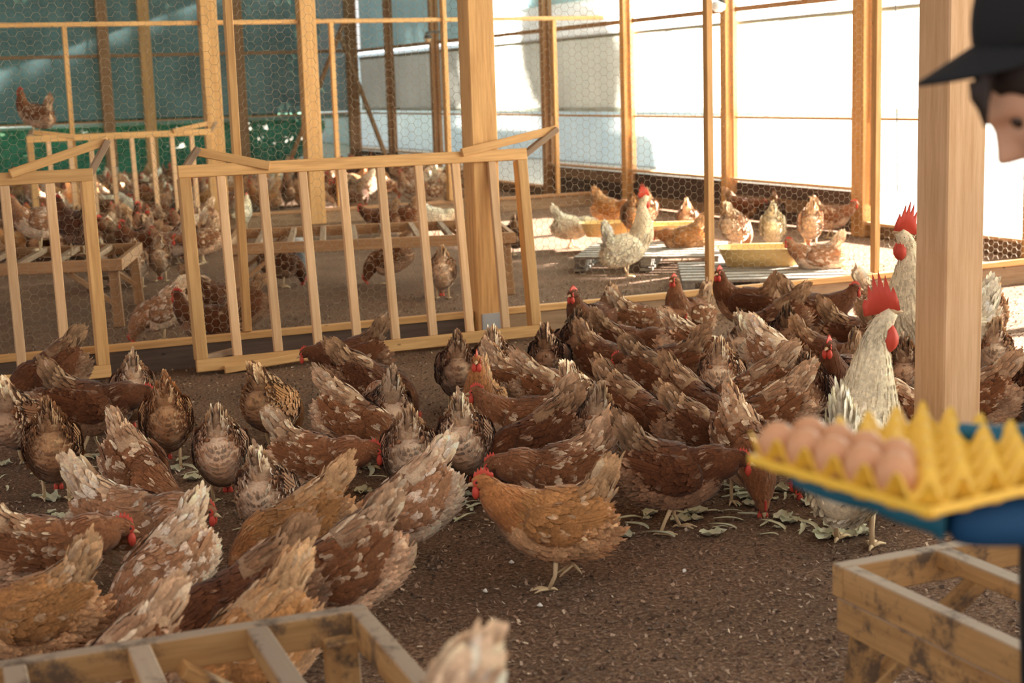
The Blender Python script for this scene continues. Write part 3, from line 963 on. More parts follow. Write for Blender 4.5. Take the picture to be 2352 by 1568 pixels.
        for an, ln in ((-28, .050), (0, .058), (28, .050), (180, .026)):
            d = np.array([math.cos(R(an)), math.sin(R(an)), 0])
            dz2 = -.02 if lifted else 0
            V, F = tube([tuple(ft), tuple(ft+d*ln*.6+np.array([0, 0, .002+dz2])), tuple(ft+d*ln+np.array([0, 0, -.004+dz2*1.4]))], [.0055, .0045, .0022], 6)
            fo.add(V, F, [(.62, .45, .28)]*len(V))
        D[nm] = lg; D[nm.replace('leg', 'foot')] = fo
    return D


POSES = ['turnr', 'alert', 'stand', 'walk', 'low', 'peck', 'peckside', 'turn', 'step']
HEN = {}


def hen_meshes(pose, pal, lod, rooster=False, var=0):
    key = (pose, pal, lod, rooster, var)
    if key in HEN: return HEN[key]
    dk = ('data', pose, pal, rooster, var)
    if dk not in HEN: HEN[dk] = hen_data(pose, pal, POSES.index(pose)*37+ord(pal)*3+var*101+(7 if rooster else 0), rooster)
    D = HEN[dk]; out = {}
    if lod == 0:
        for k in ('body', 'tail', 'wing', 'wing2', 'comb', 'wattle', 'beak', 'eye', 'eye2', 'leg', 'leg2', 'foot', 'foot2'):
            m = {'comb': M['comb'], 'wattle': M['comb'], 'beak': M['beak'], 'eye': M['eye'], 'eye2': M['eye'], 'leg': M['shank'], 'leg2': M['shank'], 'foot': M['shank'], 'foot2': M['shank']}.get(k, M['feather'])
            out[k] = D[k].mesh(k.rstrip('2'), m)
    else:
        A = Acc()
        ks = ['body', 'tail', 'wing', 'wing2', 'beak', 'wattle'] + (['comb', 'leg', 'leg2', 'foot', 'foot2'] if lod == 2 else [])
        for k in ks: A.add(D[k].V, D[k].F, D[k].C)
        out['body'] = A.mesh('hen_body', M['feather'])
        if lod == 1:
            out['comb'] = D['comb'].mesh('comb', M['comb'])
            for k in ('leg', 'leg2', 'foot', 'foot2'): out[k] = D[k].mesh(k.rstrip('2'), M['shank'])
    HEN[key] = out
    return out


placed = []


def put_hen(x, y, z, ang, pose, pal, label, lod, scale=1.0, rooster=False, group=None, var=0):
    ms = hen_meshes(pose, pal, lod, rooster, var)
    root = obj('rooster' if rooster else 'hen', ms['body'])
    root.location = (x, y, z); root.rotation_euler = (0, 0, ang); root.scale = (scale,)*3
    tag(root, label, 'rooster' if rooster else 'hen', group)
    parts = {}
    for k, me in ms.items():
        if k == 'body': continue
        up_ = parts.get(k.replace('foot', 'leg')) if k.startswith('foot') else root
        parts[k] = obj(k.rstrip('2'), me, up_)
    placed.append(root)
    return root


# trunk centre in the photo (x, y), screen heading (0 right, 90 away, 180 left, 270 towards us), pose, plumage, label
H0 = [
(1290,1190,183,'step','B','golden-brown hen walking left with one foot lifted, alone on clear litter at centre'),
(1300,1080,182,'low','M','white-flecked brown hen directly behind the golden walking hen, facing left'),
(1530,1080,2,'low','D','rust-brown hen facing right beside the golden walking hen, tail toward her'),
(1698,1015,292,'peck','M','mottled hen bending down toward the camera just left of the egg tray'),
(800,1300,196,'peck','M','large dark hen with raised tan tail near the corner of the blurred rack'),
(700,1205,190,'peckside','B','hen with a bright red comb pecking the ground left of the large dark hen'),
(590,1372,188,'peck','D','dark hen with a small upright tail directly behind the blurred left rack'),
(390,1300,222,'peck','C','big cream-backed hen in the left foreground, tail raised to the right'),
(285,1195,335,'low','C','tan hen sloping down to the right behind the big cream-backed hen'),
(82,1262,2,'low','M','mottled brown hen at the left edge in front of the cabbage scraps'),
(92,1402,186,'low','B','reddish hen at the left edge just above the blurred rack'),
(612,1135,78,'peck','C','buff round-bottomed hen seen from behind above the red-combed pecking hen'),
(308,1075,300,'peckside','M','ruffled brown and white hen crouching near pale leaves on the left'),
(508,1035,90,'peck','C','hen with pale rear and thin pointed tail, alone between two groups on the left'),
(120,1025,88,'peck','B','large brown-winged hen seen from behind near the left edge'),
(55,955,60,'low','M','mottled hen with a tall fanned tail at the left edge below the fence'),
(382,962,92,'peck','B','light-rumped hen from behind, to the right of the cream round one'),
(306,898,95,'peck','C','cream round hen seen from behind beneath the gap between the leaning racks'),
(192,928,348,'low','D','dark brown hen with a pink-red face pointing right, left of the cream round hen'),
(125,850,192,'peck','D','dark hen with tail up at the foot of the left leaning rack'),
(622,925,62,'peck','B','orange-buff hen with ruffled back below the big leaning rack'),
(712,1052,346,'low','M','brown hen with white shoulder patch and red comb facing right at centre left'),
(805,962,325,'peck','M','brown hen with tan rump leaning down right, behind the white-shouldered one'),
(818,818,183,'low','D','dark hen facing left beneath the big leaning rack, red face on the left'),
(835,878,5,'peck','D','chestnut hen bending right directly in front of the dark hen under the rack'),
(890,935,105,'low','C','fluffy cream-rumped hen at centre behind the white-shouldered hen'),
(940,1040,88,'peck','C','buff hen seen from behind between the white-shouldered hen and centre'),
(950,1150,203,'peck','C','hen with creamy rounded rear and tail raised right, left of the golden walking hen'),
(1068,1010,86,'peck','C','hen from behind below the frontal orange hen near picture centre'),
(1108,930,262,'alert','B','orange hen standing upright facing the camera near picture centre'),
(1066,848,96,'peck','M','brown and white hen from behind under the big rack\'s right part'),
(1122,838,82,'peck','C','hen with dark back and cream tail at the foot of the centre post'),
(1192,890,340,'low','M','tan-tailed hen behind the orange frontal hen'),
(1262,905,352,'peck','M','white-spotted hen pecking among the centre group'),
(1228,965,170,'walk','M','half-hidden hen with small red comb right of the orange frontal hen'),
(1255,1005,185,'peck','D','very dark hen bending left behind the white-flecked one'),
(1362,985,100,'peck','C','pale buff hen with ragged tail behind the white-flecked one'),
(1322,925,70,'peck','C','pale-tailed hen between the white-spotted hen and the long dark hens'),
(1262,828,84,'peck','D','dark hen from behind right beside the leaning rack\'s foot'),
(1390,830,328,'low','D','dark hen stretching down right with tan tail, middle of the right group'),
(1320,795,95,'peck','D','brown hen from behind next to the rack\'s right-hand foot'),
(1450,950,332,'peck','D','chestnut hen bending right in the centre right group, tail at left'),
(1580,925,318,'peck','D','long dark rust hen pointing down right, left of the egg tray'),
(1658,868,82,'peck','C','light mottled hen from behind in the thick of the right group'),
(1382,738,238,'stand','D','dark hen with red face standing by the kerb, foremost left of the right flock'),
(1462,738,8,'low','M','brown and white hen facing right against the kerb'),
(1580,725,232,'alert','M','upright dark-necked hen with mottled body before the thin stud'),
(1430,790,4,'low','D','small dark hen with red comb facing right behind the stretching hens'),
(1592,800,14,'peck','M','brown hen with tail up in the upper middle of the right flock'),
(1545,842,176,'low','D','dark hen facing left with red face showing, right flock centre'),
(1722,698,168,'turn','D','tall dark hen standing by the kerb with head turned right'),
(1792,738,190,'peck','D','dark hen with tan tail bending left beside the tall dark hen'),
(1862,715,10,'walk','D','dark hen by the kerb facing right with red face, apart from the others'),
(1722,800,66,'peck','C','pale-rumped hen below the tall dark hen'),
(1782,828,325,'peck','C','cream-tailed hen leaning down right in the upper right flock'),
(1808,778,92,'peck','D','dark hen from behind below the tan-tailed bending hen'),
(1752,905,192,'peck','M','mottled hen with a large cream tail fan on its right'),
(1855,905,86,'peck','D','dark narrow-tailed hen from behind, left of the big rooster'),
(1775,955,185,'peck','M','white-patched hen just above the eggs'),
(1890,820,338,'low','D','dark hen with looped tan tail left of the rooster\'s comb'),
(1935,872,256,'stand','D','dark hen facing the camera right behind the rooster\'s neck, with red comb'),
(1960,775,5,'low','D','dark-backed hen in the row behind the rooster'),
(2045,792,350,'peck','D','dark hen with pale edged tail above the rooster\'s comb'),
(2075,862,92,'peck','M','brown hen with a cream tail curve right of the rooster'),
(2062,945,14,'peck','M','brown hen between rooster and foreground post'),
(2022,682,28,'walk','C','cream and brown hen standing in the sun strip before the kerb at right'),
(2262,722,110,'peck','C','white-tailed hen just right of the foreground post in sunlight'),
(2275,815,100,'peck','C','pale hen right of the foreground post, near the sunlit litter'),
(2268,915,175,'peck','M','white-edged dark hen right of the foreground post'),
(2335,905,120,'peck','D','large dark hen at the right edge above the yellow tray'),
(1610,1000,5,'peck','D','dark hen half hidden left of the bending mottled hen by the tray'),
(1500,870,350,'peck','D','dark hen in the crowd with only its back showing, right flock'),
(1960,1010,200,'peck','M','brown hen partly behind the eggs'),
(590,1480,215,'peck','B','reddish hen seen through the blurred left rack'),
(285,1560,200,'peck','M','brown and white hen below the blurred left rack'),
]


def place_px(x, y, hd_, pose, pal, label, z0=0.0, scale=1.0, lod=0, rooster=False, group=None, var=0):
    p = onz(x, y, z0+.215*scale)
    ang = R(hd_)-azim(x)
    # trunk centre sits a little behind the root
    p = p + Vector((math.cos(ang), math.sin(ang), 0))*.025*scale
    return [p.x, p.y, z0, ang, pose, pal, label, lod, scale, rooster, group, var]


recs = []
for i, (x, y, hd_, pose, pal, label) in enumerate(H0):
    recs.append(place_px(x, y, hd_+rng.uniform(-4, 4), pose, pal, label, var=(i*7//3) % 2, scale=rng.uniform(.97, 1.07)))
# behind the first fence
H1 = [
(1308,518,8,'low','W','white hen standing left of the sunlit troughs, facing right'),
(1187,535,80,'stand','D','black-brown hen with red comb just right of the centre post'),
(1885,590,186,'walk','C','brown and white hen before the nearest trough, tail raised right'),
(1700,474,2,'low','D','brown hen facing right in shade near the window planks'),
(1778,482,90,'walk','D','brown hen from behind in shade near the planks, farther right'),
(1905,496,0,'walk','M','brown hen facing right by the wide wall post'),
(1580,500,85,'low','C','pale hen from behind beyond the troughs, left of the stud'),
(1575,545,182,'low','B','orange hen facing left between the two pallets'),
(1015,622,92,'peck','C','pale hen from behind through the rack slats, left of the centre post'),
(380,708,190,'peck','C','white-shouldered hen pecking left beyond the gap between the leaning racks'),
(488,738,172,'stand','D','dark hen standing behind the left end of the big rack'),
(470,672,8,'peck','D','dark hen by the leg of the standing rack'),
(560,706,200,'peck','D','dark hen just behind the kerb, third gap of the big rack'),
(312,602,88,'peck','C','pale hen from behind at the right of the left crowd'),
(366,590,92,'peck','C','round pale hen from behind, rightmost of the left crowd'),
(240,604,80,'peck','C','pale hen from behind beside the left leaning rack'),
(290,545,100,'walk','M','mottled hen with red face in the left crowd behind the round ones'),
(555,488,70,'stand','W','small white and brown hen standing alone near the second kerb'),
(820,428,180,'low','M','brown hen facing left just behind the second kerb'),
(1000,498,0,'low','W','pale hen crouching behind the standing rack next to the centre post'),
(880,500,180,'walk','D','dark hen behind the standing rack, middle'),
(925,492,185,'stand','D','dark hen with upright neck behind the standing rack, nearer the post'),
(640,600,30,'peck','D','dark hen in the shade under the standing rack'),
(900,590,170,'peck','M','brown hen feeding under the right end of the standing rack'),
]
for x, y, hd_, pose, pal, label in H1:
    recs.append(place_px(x, y, hd_, pose, pal, label, lod=1))
# hens at the troughs
for x, y, hd_, pose, pal, label, z0 in (
    (1400,478,335,'low','B','sunlit hen feeding at the leftmost trough, back sloping right',.14),
    (1452,492,92,'peck','B','sunlit orange-rumped hen at the back of the leftmost trough',.14),
    (1487,478,88,'low','C','sunlit cream hen with spread tail behind the middle trough',.14),
    (1688,518,60,'peck','C','sunlit hen at the left end of the nearest trough',.14),
    (1775,520,90,'peck','W','sunlit white hen feeding at the middle of the nearest trough',.14),
    (1862,512,95,'peck','C','sunlit hen beyond the right end of the nearest trough',.14)):
    recs.append(place_px(x, y, hd_, pose, pal, label, z0=z0, lod=1))

# gentle separation so that birds stand beside one another
P2 = np.array([[r[0], r[1]] for r in recs]); O2 = P2.copy()
for it in range(30):
    for i in range(len(recs)):
        for j in range(i+1, len(recs)):
            if abs(P2[i, 1]-P2[j, 1]) > .4 or recs[i][2] != recs[j][2]: continue
            for si in (-.06, .07):
                for sj in (-.06, .07):
                    a_ = P2[i]+si*np.array([math.cos(recs[i][3]), math.sin(recs[i][3])])
                    b_2 = P2[j]+sj*np.array([math.cos(recs[j][3]), math.sin(recs[j][3])])
                    d = b_2-a_; n_ = np.linalg.norm(d)
                    if n_ < .185 and n_ > 1e-6:
                        mv = d/n_*(.185-n_)*.12
                        P2[i] -= mv; P2[j] += mv
    dlt = P2-O2; ln = np.linalg.norm(dlt, axis=1); k = np.where(ln > .12, .12/np.maximum(ln, 1e-6), 1)
    P2 = O2+dlt*k[:, None]
for r, p in zip(recs, P2):
    r[0], r[1] = float(p[0]), float(p[1])
    put_hen(*r)

# roosters
def rooster(x, y, hd_, pal, label, scale, pose='alert'):
    r = place_px(x, y, hd_, pose, pal, label, scale=scale, rooster=True)
    return put_hen(*r)


rooster(1958, 1055, 78, 'W', 'big cream rooster with a large red comb behind the eggs, face turned right', 1.42, 'turnr')
rooster(2185, 772, 205, 'W', 'cream rooster partly hidden by the foreground post near the kerb', 1.42)
rooster(1432, 568, 22, 'W', 'slim pale cockerel standing upright before the troughs', 1.12)

# hen perched on the blurred rack in the foreground
p = onz(798, 1862, .675)
rr = [p.x, p.y, .47, R(184)-azim(760), 'low', 'C', 'blurred hen standing on the bottom left rack, closest to the camera', 0, 1.0]
put_hen(*rr)
# lone hen on top of the distant rack
p = onY(82, 292, 17.3)
put_hen(p.x, p.y, 1.175, R(150)-azim(82), 'alert', 'M', 'lone hen perched on top of the distant leaning rack', 1, 1.1)

# crowd on and around the left standing rack
cands = []
def scatter(n, gen, mind):
    out = []; tries = 0
    while len(out) < n and tries < 20000:
        tries += 1; q = gen()
        if q is None: continue
        if all((q[0]-o[0])**2+(q[1]-o[1])**2 > mind*mind for o in out): out.append(q)
    return out


def g1():
    x = rng.uniform(-10, 470); y = rng.uniform(462, 560)
    p = onz(x, y, .2)
    return (p.x, p.y, x, y) if (p.y > 12.45 and p.y < 17.0) else None


for (x, y, px_, py_) in scatter(46, g1, .26):
    pal = rng.choice('DMMCCB'); pose = rng.choice(['peck', 'low', 'walk', 'stand', 'peck', 'alert'])
    nm = {'D': 'dark', 'M': 'mottled', 'C': 'pale', 'B': 'golden'}[pal]
    zone = 'seen through the left leaning rack' if px_ < 205 else 'in the gap between the leaning racks' if px_ < 400 else 'behind the big rack\'s left end'
    put_hen(x, y, 0, rng.uniform(0, 2*PI), pose, pal, '%s hen in the shaded crowd between the fences, %s' % (nm, zone), 2, rng.uniform(.95, 1.05), False, '%s hens between the fences, %s' % (nm, zone))
for k, (u_, v_) in enumerate([(.35, .25), (.75, .8), (1.1, .3), (1.45, .85), (1.8, .35)]):
    mw = t = None
    q = Vector((-.45, 11.1, .47)) + Vector((1, -.30, 0)).normalized()*u_ + Vector((.30, 1, 0)).normalized()*v_
    put_hen(q.x, q.y, .47, rng.uniform(0, 2*PI), rng.choice(['stand', 'low', 'walk']), rng.choice('MCD'), 'hen standing on the slatted rack behind the left-edge leaning rack', 2, 1.0, False, 'hens standing on the left slatted rack')


def g2():
    x = rng.uniform(2.2, 8.6); y = rng.uniform(18.0, 26.5)
    if y < 19.2 and x > 4.0 and x < 6.6 and rng.random() < .85: return None
    if x > 7.6 and y < 20.5: return None
    return (x, y)


for (x, y) in scatter(135, g2, .30):
    pal = rng.choice('DMMCCBW'); pose = rng.choice(['peck', 'low', 'walk', 'stand', 'alert'])
    nm = {'D': 'dark', 'M': 'mottled', 'C': 'pale', 'B': 'golden', 'W': 'white'}[pal]
    zx = x/y
    zone = 'behind the distant leaning rack' if zx < .20 else 'above the big rack\'s left half' if zx < .285 else 'above the big rack\'s right half' if zx < .38 else 'along the window wall'
    far = 'near the second kerb' if y < 21 else 'mid-flock' if y < 24 else 'by the teal curtain'
    put_hen(x, y, 0, rng.uniform(0, 2*PI), pose, pal, 'tiny %s distant hen %s, %s' % (nm, zone, far), 2, rng.uniform(.95, 1.1), False, 'distant %s hens %s, %s' % (nm, zone, far))

# ------------------------------------------------------------------ litter crumbs (nobody could count them)
n = 120000
yy = 2.3*np.exp(nr.rand(n)*1.55); xx = nr.uniform(-1.2, 8.3, n)
keep = (xx > yy*.02-.6) & (xx < yy*1.05+1.0)
xx, yy = xx[keep], yy[keep]; n = len(xx)
an = nr.rand(n)*2*PI; ln = nr.uniform(.003, .0095, n); wd = ln*nr.uniform(.3, .8, n); tl = nr.normal(0, .5, n)
ex = np.stack([np.cos(an)*np.cos(tl), np.sin(an)*np.cos(tl), np.sin(tl)], 1)*ln[:, None]
ey = np.stack([-np.sin(an), np.cos(an), nr.normal(0, .5, n)], 1)*wd[:, None]
c = np.stack([xx, yy, nr.uniform(.002, .007, n)], 1)
V = np.stack([c-ex, c+ey, c+ex, c-ey, c+np.array([0, 0, .002])+ex*.1], 1)
V = np.stack([c-ex-ey*.6, c+ex-ey*.4, c+ex*.8+ey, c-ex*.7+ey*.8], 1).reshape(-1, 3)
V[:, 2] = np.maximum(V[:, 2], .0005)
F = np.arange(n*4).reshape(-1, 4)
me = bpy.data.meshes.new('wood_litter')
me.vertices.add(n*4); me.vertices.foreach_set('co', V.ravel())
me.loops.add(n*4); me.loops.foreach_set('vertex_index', F.ravel().astype(np.int32))
me.polygons.add(n); me.polygons.foreach_set('loop_start', np.arange(0, n*4, 4, dtype=np.int32)); me.polygons.foreach_set('loop_total', np.full(n, 4, dtype=np.int32))
me.update(calc_edges=True)
pal_ = np.array([(.08, .045, .03), (.15, .085, .055), (.22, .13, .085), (.34, .22, .15), (.50, .37, .27)])
cc = pal_[nr.choice(5, n, p=[.22, .28, .28, .17, .05])]*nr.uniform(.8, 1.2, (n, 1))
a_ = me.color_attributes.new('Col', 'FLOAT_COLOR', 'POINT')
c4 = np.ones((n*4, 4), np.float32); c4[:, :3] = np.repeat(cc, 4, 0); a_.data.foreach_set('color', c4.ravel())
me.materials.append(M['chips'])
tag(obj('wood_litter', me), 'brown crumbly wood litter strewn over the whole floor', 'litter', kind='stuff')

# ------------------------------------------------------------------ cabbage scraps
def scrap_mesh(seed, strip):
    rs = np.random.RandomState(seed); V = []; F = []; C_ = []
    nu, nv = (9, 4) if strip else (8, 7)
    L, W = (.075, .014) if strip else (.05, .038)
    for i in range(nu):
        for j in range(nv):
            u = i/(nu-1)*2-1; v = j/(nv-1)*2-1
            if strip:
                x = u*L; y = v*W*(1-.6*u*u)+.02*math.sin(u*2); z = .004+.012*(1-u*u)+.005*v*v
            else:
                rr_ = 1+.18*math.sin(5*math.atan2(v, u)+seed)
                x = u*L*math.sqrt(1-.5*v*v)*rr_; y = v*W*math.sqrt(1-.5*u*u)*rr_; z = .004+.020*(u*u+v*v)*.6+.004*math.sin(9*u+3*v+seed)
            V.append((x, y, z)); k = rs.uniform(.85, 1.1)
            e = abs(v)
            C_.append(np.array((.50+.16*(1-e), .48+.14*(1-e), .30+.16*(1-e)))*k)
    for i in range(nu-1):
        for j in range(nv-1):
            a = i*nv+j; F.append((a, a+nv, a+nv+1, a+1))
    return mesh_np('leaf_scrap', V, F, M['chips'], np.array(C_))


SM = [scrap_mesh(s, s % 2 == 0) for s in range(6)]
regs = [((0, 1045, 460, 1215), 60), ((760, 1070, 1130, 1200), 36), ((1400, 1120, 2010, 1235), 84), ((1720, 1080, 1960, 1160), 22), ((550, 1180, 640, 1330), 10), ((240, 1400, 420, 1440), 4), ((350, 960, 600, 1040), 10)]
for (x0, y0, x1, y1), cnt in regs:
    where = {0: 'left', 760: 'centre', 1400: 'right of centre, behind the golden walking hen', 1720: 'below the egg tray\'s left corner', 550: 'near the red-combed pecking hen', 240: 'just behind the blurred left rack', 350: 'left, between the hens seen from behind'}[x0]
    for _ in range(cnt):
        p = onz(rng.uniform(x0, x1), rng.uniform(y0, y1), 0)
        o = obj('leaf_scrap', SM[rng.randrange(6)])
        s = rng.uniform(.35, .95)
        o.location = (p.x, p.y, .002); o.rotation_euler = (rng.uniform(-.15, .15), rng.uniform(-.15, .15), rng.uniform(0, 6.28)); o.scale = (s, s, s)
        tag(o, 'wilted pale green cabbage scrap on the litter, '+where, 'leaf', 'cabbage scraps '+where.split(',')[0])
M['feather_white'] = mat('white_down', (.8, .76, .7), .9)
for x, y in ((1115, 1362), (1572, 1316), (1175, 1296), (478, 1512), (1240, 1395), (2050, 1370)):
    V, F = tube([(-.009, 0, .004), (0, 0, .007), (.008, .003, .004)], [.002, .007, .002], 7)
    o = obj('down_feather', mesh_np('down_feather', V, F, M['feather_white'])); p = onz(x, y, 0); o.location = (p.x, p.y, 0.002)
    o.rotation_euler = (0, 0, rng.uniform(0, 6))
    tag(o, 'tiny white down feather lying on the brown litter', 'feather', 'white down feathers on the litter')

# ------------------------------------------------------------------ egg tray and eggs
Zt = 1.105
Fc = onz(2135, 1198, Zt); Lc = onz(1722, 1072, Zt)
e1 = (Lc-Fc); TS = e1.length; e1.normalize()
e2 = Vector((e1.y, -e1.x, 0))
if e2.dot(CR) < 0: e2 = -e2
tray = empty('egg_tray', label='yellow plastic egg tray, half filled with brown eggs, held at the right', cat='egg tray')
tray.matrix_world = Matrix(((e1.x, e2.x, 0, Fc.x), (e1.y, e2.y, 0, Fc.y), (0, 0, 1, Zt), (0, 0, 0, 1)))
M['tray'] = mat('yellow_plastic', (.86, .52, .06), .38, .5)
M['tray'].node_tree.nodes['Principled BSDF'].inputs['Subsurface Weight'].default_value = .15
M['tray'].node_tree.nodes['Principled BSDF'].inputs['Subsurface Radius'].default_value = (.02, .015, .004)
NC = 6; cell = TS/NC; res = 14
V = []; F = []
for i in range(NC*res+1):
    for j in range(NC*res+1):
        u = i/res; v = j/res
        pk = (math.cos(PI*u)**2)*(math.cos(PI*v)**2)
        cup = (math.sin(PI*u)**2)*(math.sin(PI*v)**2)
        rdg = max(math.cos(PI*u)**2, math.cos(PI*v)**2)
        z = .012+.025*pk**1.3+.005*rdg-.016*min(cup*1.6, 1)
        V.append((u*cell, v*cell, z))
n_ = NC*res+1
hand = (e1.cross(e2)).z < 0
for i in range(NC*res):
    for j in range(NC*res):
        a = i*n_+j
        F.append((a, a+n_, a+n_+1, a+1))
tm = obj('tray_cups', mesh_np('tray_cups', V, F, M['tray']), tray)
so = tm.modifiers.new('thick', 'SOLIDIFY'); so.thickness = .0018
if hand: tray.matrix_world = Matrix(((e2.x, e1.x, 0, Fc.x), (e2.y, e1.y, 0, Fc.y), (0, 0, 1, Zt), (0, 0, 0, 1)))
for a, b_ in (((0, 0), (TS, 0)), ((TS, 0), (TS, TS)), ((TS, TS), (0, TS)), ((0, TS), (0, 0))):
    board('rim', (a[0], a[1], .010), (b_[0], b_[1], .010), .006, .010, M['tray'], tray, bev=.0015)
M['egg'] = mat('egg_shell', (.62, .30, .15), .45, .4)
V = []; F = []
for i in range(19):
    th = PI*i/18
    r_ = .0222*math.sin(th)*(1-.10*math.cos(th)); z = -.0285*math.cos(th)
    for k in range(24): V.append((r_*math.cos(2*PI*k/24), r_*math.sin(2*PI*k/24), z))
for i in range(18):
    for k in range(24): F.append((i*24+k, i*24+(k+1) % 24, (i+1)*24+(k+1) % 24, (i+1)*24+k))
EM = mesh_np('egg', V, F, M['egg'])
names = ['nearest the front corner', 'second', 'third', 'fourth', 'fifth', 'at the far left corner']
k = 0
for row, cells in ((0, range(1, 6)), (1, range(2, 6))):
    for i in cells:
        loc = Fc + e1*cell*(i+.5) + e2*cell*(row+.5)
        o = obj('egg', EM); o.location = (loc.x, loc.y, Zt+.026)
        o.rotation_euler = (rng.uniform(-.1, .1), rng.uniform(-.1, .1), rng.uniform(0, 6))
        tag(o, 'brown egg in the tray\'s %s row, place %s from the front corner' % (('left edge', 'second')[row], ('one', 'two', 'three', 'four', 'five', 'six')[i]), 'egg', 'brown eggs in the yellow tray')

# ------------------------------------------------------------------ person with cap at the right edge
pr = empty('person', (dep(2560, 1400, 1.95).x, dep(2560, 1400, 1.95).y, 0), label='person in a black cap and blue sleeves holding the egg tray', cat='person')
base = Vector(pr.location)
M['skin'] = mat('skin', (.62, .36, .24), .55)
M['skin'].node_tree.nodes['Principled BSDF'].inputs['Subsurface Weight'].default_value = .1
M['black'] = mat('black_cloth', (.012, .012, .014), .85)
M['hair'] = mat('dark_hair', (.02, .011, .008), .6)
M['blue'] = mat('blue_sleeve', (.004, .055, .15), .7)
M['glove'] = mat('blue_glove', (.008, .11, .18), .45)
hc = dep(2436, 185, 1.88)
Rx = Vector((CR.x, CR.y, 0)).normalized()      # to the right of the picture
Rl = -Rx                                       # the way the person faces
Lat = Vector((0, 0, 1)).cross(Rl)              # sideways
def hframe(pitch):
    f_ = Rl*math.cos(pitch)-Vector((0, 0, 1))*math.sin(pitch)
    u_ = Rl*math.sin(pitch)+Vector((0, 0, 1))*math.cos(pitch)
    return f_, Lat, u_


hf, hs, hu = hframe(R(42))
hs = hu.cross(hf)


def sph(nu, nv, fn, cut=None):
    V = []; F = []
    for i in range(nv+1):
        ph = PI*i/nv
        for k in range(nu):
            V.append(fn(ph, 2*PI*k/nu))
    for i in range(nv):
        for k in range(nu):
            q = (i*nu+k, i*nu+(k+1) % nu, (i+1)*nu+(k+1) % nu, (i+1)*nu+k)
            F.append(q)
    return V, F


def headpt(ph, th):
    # th=0 faces forward; local x forward, y side, z up
    d = Vector((math.sin(ph)*math.cos(th), math.sin(ph)*math.sin(th), math.cos(ph)))
    x, y, z = d.x*.096, d.y*.076, d.z*.118
    if z < 0: y *= 1-.28*(z/-.118)**1.2; x *= 1-.10*(z/-.118)
    fr = max(d.x, 0)
    g = lambda cy, cz, sy, sz: math.exp(-((y-cy)/sy)**2-((z-cz)/sz)**2)
    if d.x > 0:
        x += .026*g(0, -.028, .012, .016)+.012*g(0, -.008, .010, .020)      # nose
        x += .006*g(0, .028, .045, .012)                                    # brow
        x -= .010*g(.030, .006, .014, .010)+.010*g(-.030, .006, .014, .010) # sockets
        x += .009*g(0, -.060, .020, .006)+.008*g(0, -.072, .018, .006)      # lips
        x -= .003*g(0, -.066, .02, .002)
        x += .008*g(0, -.098, .018, .012)                                   # chin
        x += .004*g(.035, -.030, .02, .018)+.004*g(-.035, -.030, .02, .018)
    return hc+hf*x+hs*y+hu*z


V, F = sph(96, 96, headpt)
# body figure: torso, legs grown as one skin
J = {}
pel = base+Vector((0, 0, .93)); ch = base+Vector((0, 0, 1.22))+Rx*.03; nk_ = base+Vector((0, 0, 1.40))+Rx*-.02
bmv = [pel, ch, nk_, hc-hu*.08-hf*.02]
def skin(name, verts, edges, radii, m, parent, sub=2):
    me = bpy.data.meshes.new(name)
    me.from_pydata([tuple(v-base) for v in verts], edges, [])
    me.materials.append(m)
    o = obj(name, me, parent)
    s = o.modifiers.new('skin', 'SKIN')
    for v, r_ in zip(me.skin_vertices[0].data, radii):
        v.radius = (r_, r_) if not hasattr(r_, '__len__') else r_
    me.skin_vertices[0].data[0].use_root = True
    o.modifiers.new('sub', 'SUBSURF').levels = sub
    o.modifiers['sub'].render_levels = sub
    for p_ in me.polygons: p_.use_smooth = True
    s.use_smooth_shade = True
    return o


head = obj('head', mesh_np('head', [v-base for v in V], F, M['skin']), pr)
skin('neck', [hc-hu*.09-hf*.035, nk_, ch+Vector((0, 0, .12))], [(0, 1), (1, 2)], [.050, .052, .06], M['skin'], pr)
hipL, hipR = pel+Lat*.09-Vector((0, 0, .04)), pel-Lat*.09-Vector((0, 0, .04))
kL, kR = base+Lat*.10+Vector((0, 0, .48)), base-Lat*.10+Vector((0, 0, .48))
aL, aR = base+Lat*.10+Vector((0, 0, .07)), base-Lat*.10+Vector((0, 0, .07))
skin('trousers', [pel, hipL, kL, aL, hipR, kR, aR, pel+Vector((0, 0, .08))], [(0, 1), (1, 2), (2, 3), (0, 4), (4, 5), (5, 6), (0, 7)],
     [.13, .10, .075, .06, .10, .075, .06, .12], M['black'], pr)
skin('jacket', [pel+Vector((0, 0, .02)), base+Vector((0, 0, 1.08)), ch, ch+Vector((0, 0, .12)), ch+Vector((0, 0, .12))+Lat*.15, ch+Vector((0, 0, .12))-Lat*.15],
     [(0, 1), (1, 2), (2, 3), (3, 4), (3, 5)], [.135, .13, .14, .09, .07, .07], M['black'], pr)
for sg in (1, -1):
    V, F = tube([aL-base+Vector((0, 0, .03)), aL-base+Vector((0, 0, -.03)), aL-base+Rl*.08+Vector((0, 0, -.035)), aL-base+Rl*.17+Vector((0, 0, -.045))], [.05, .055, .045, .024], 12)
    o = obj('boot', mesh_np('boot', V, F, M['black']), pr)
    if sg < 0: o.location = -Lat*.20
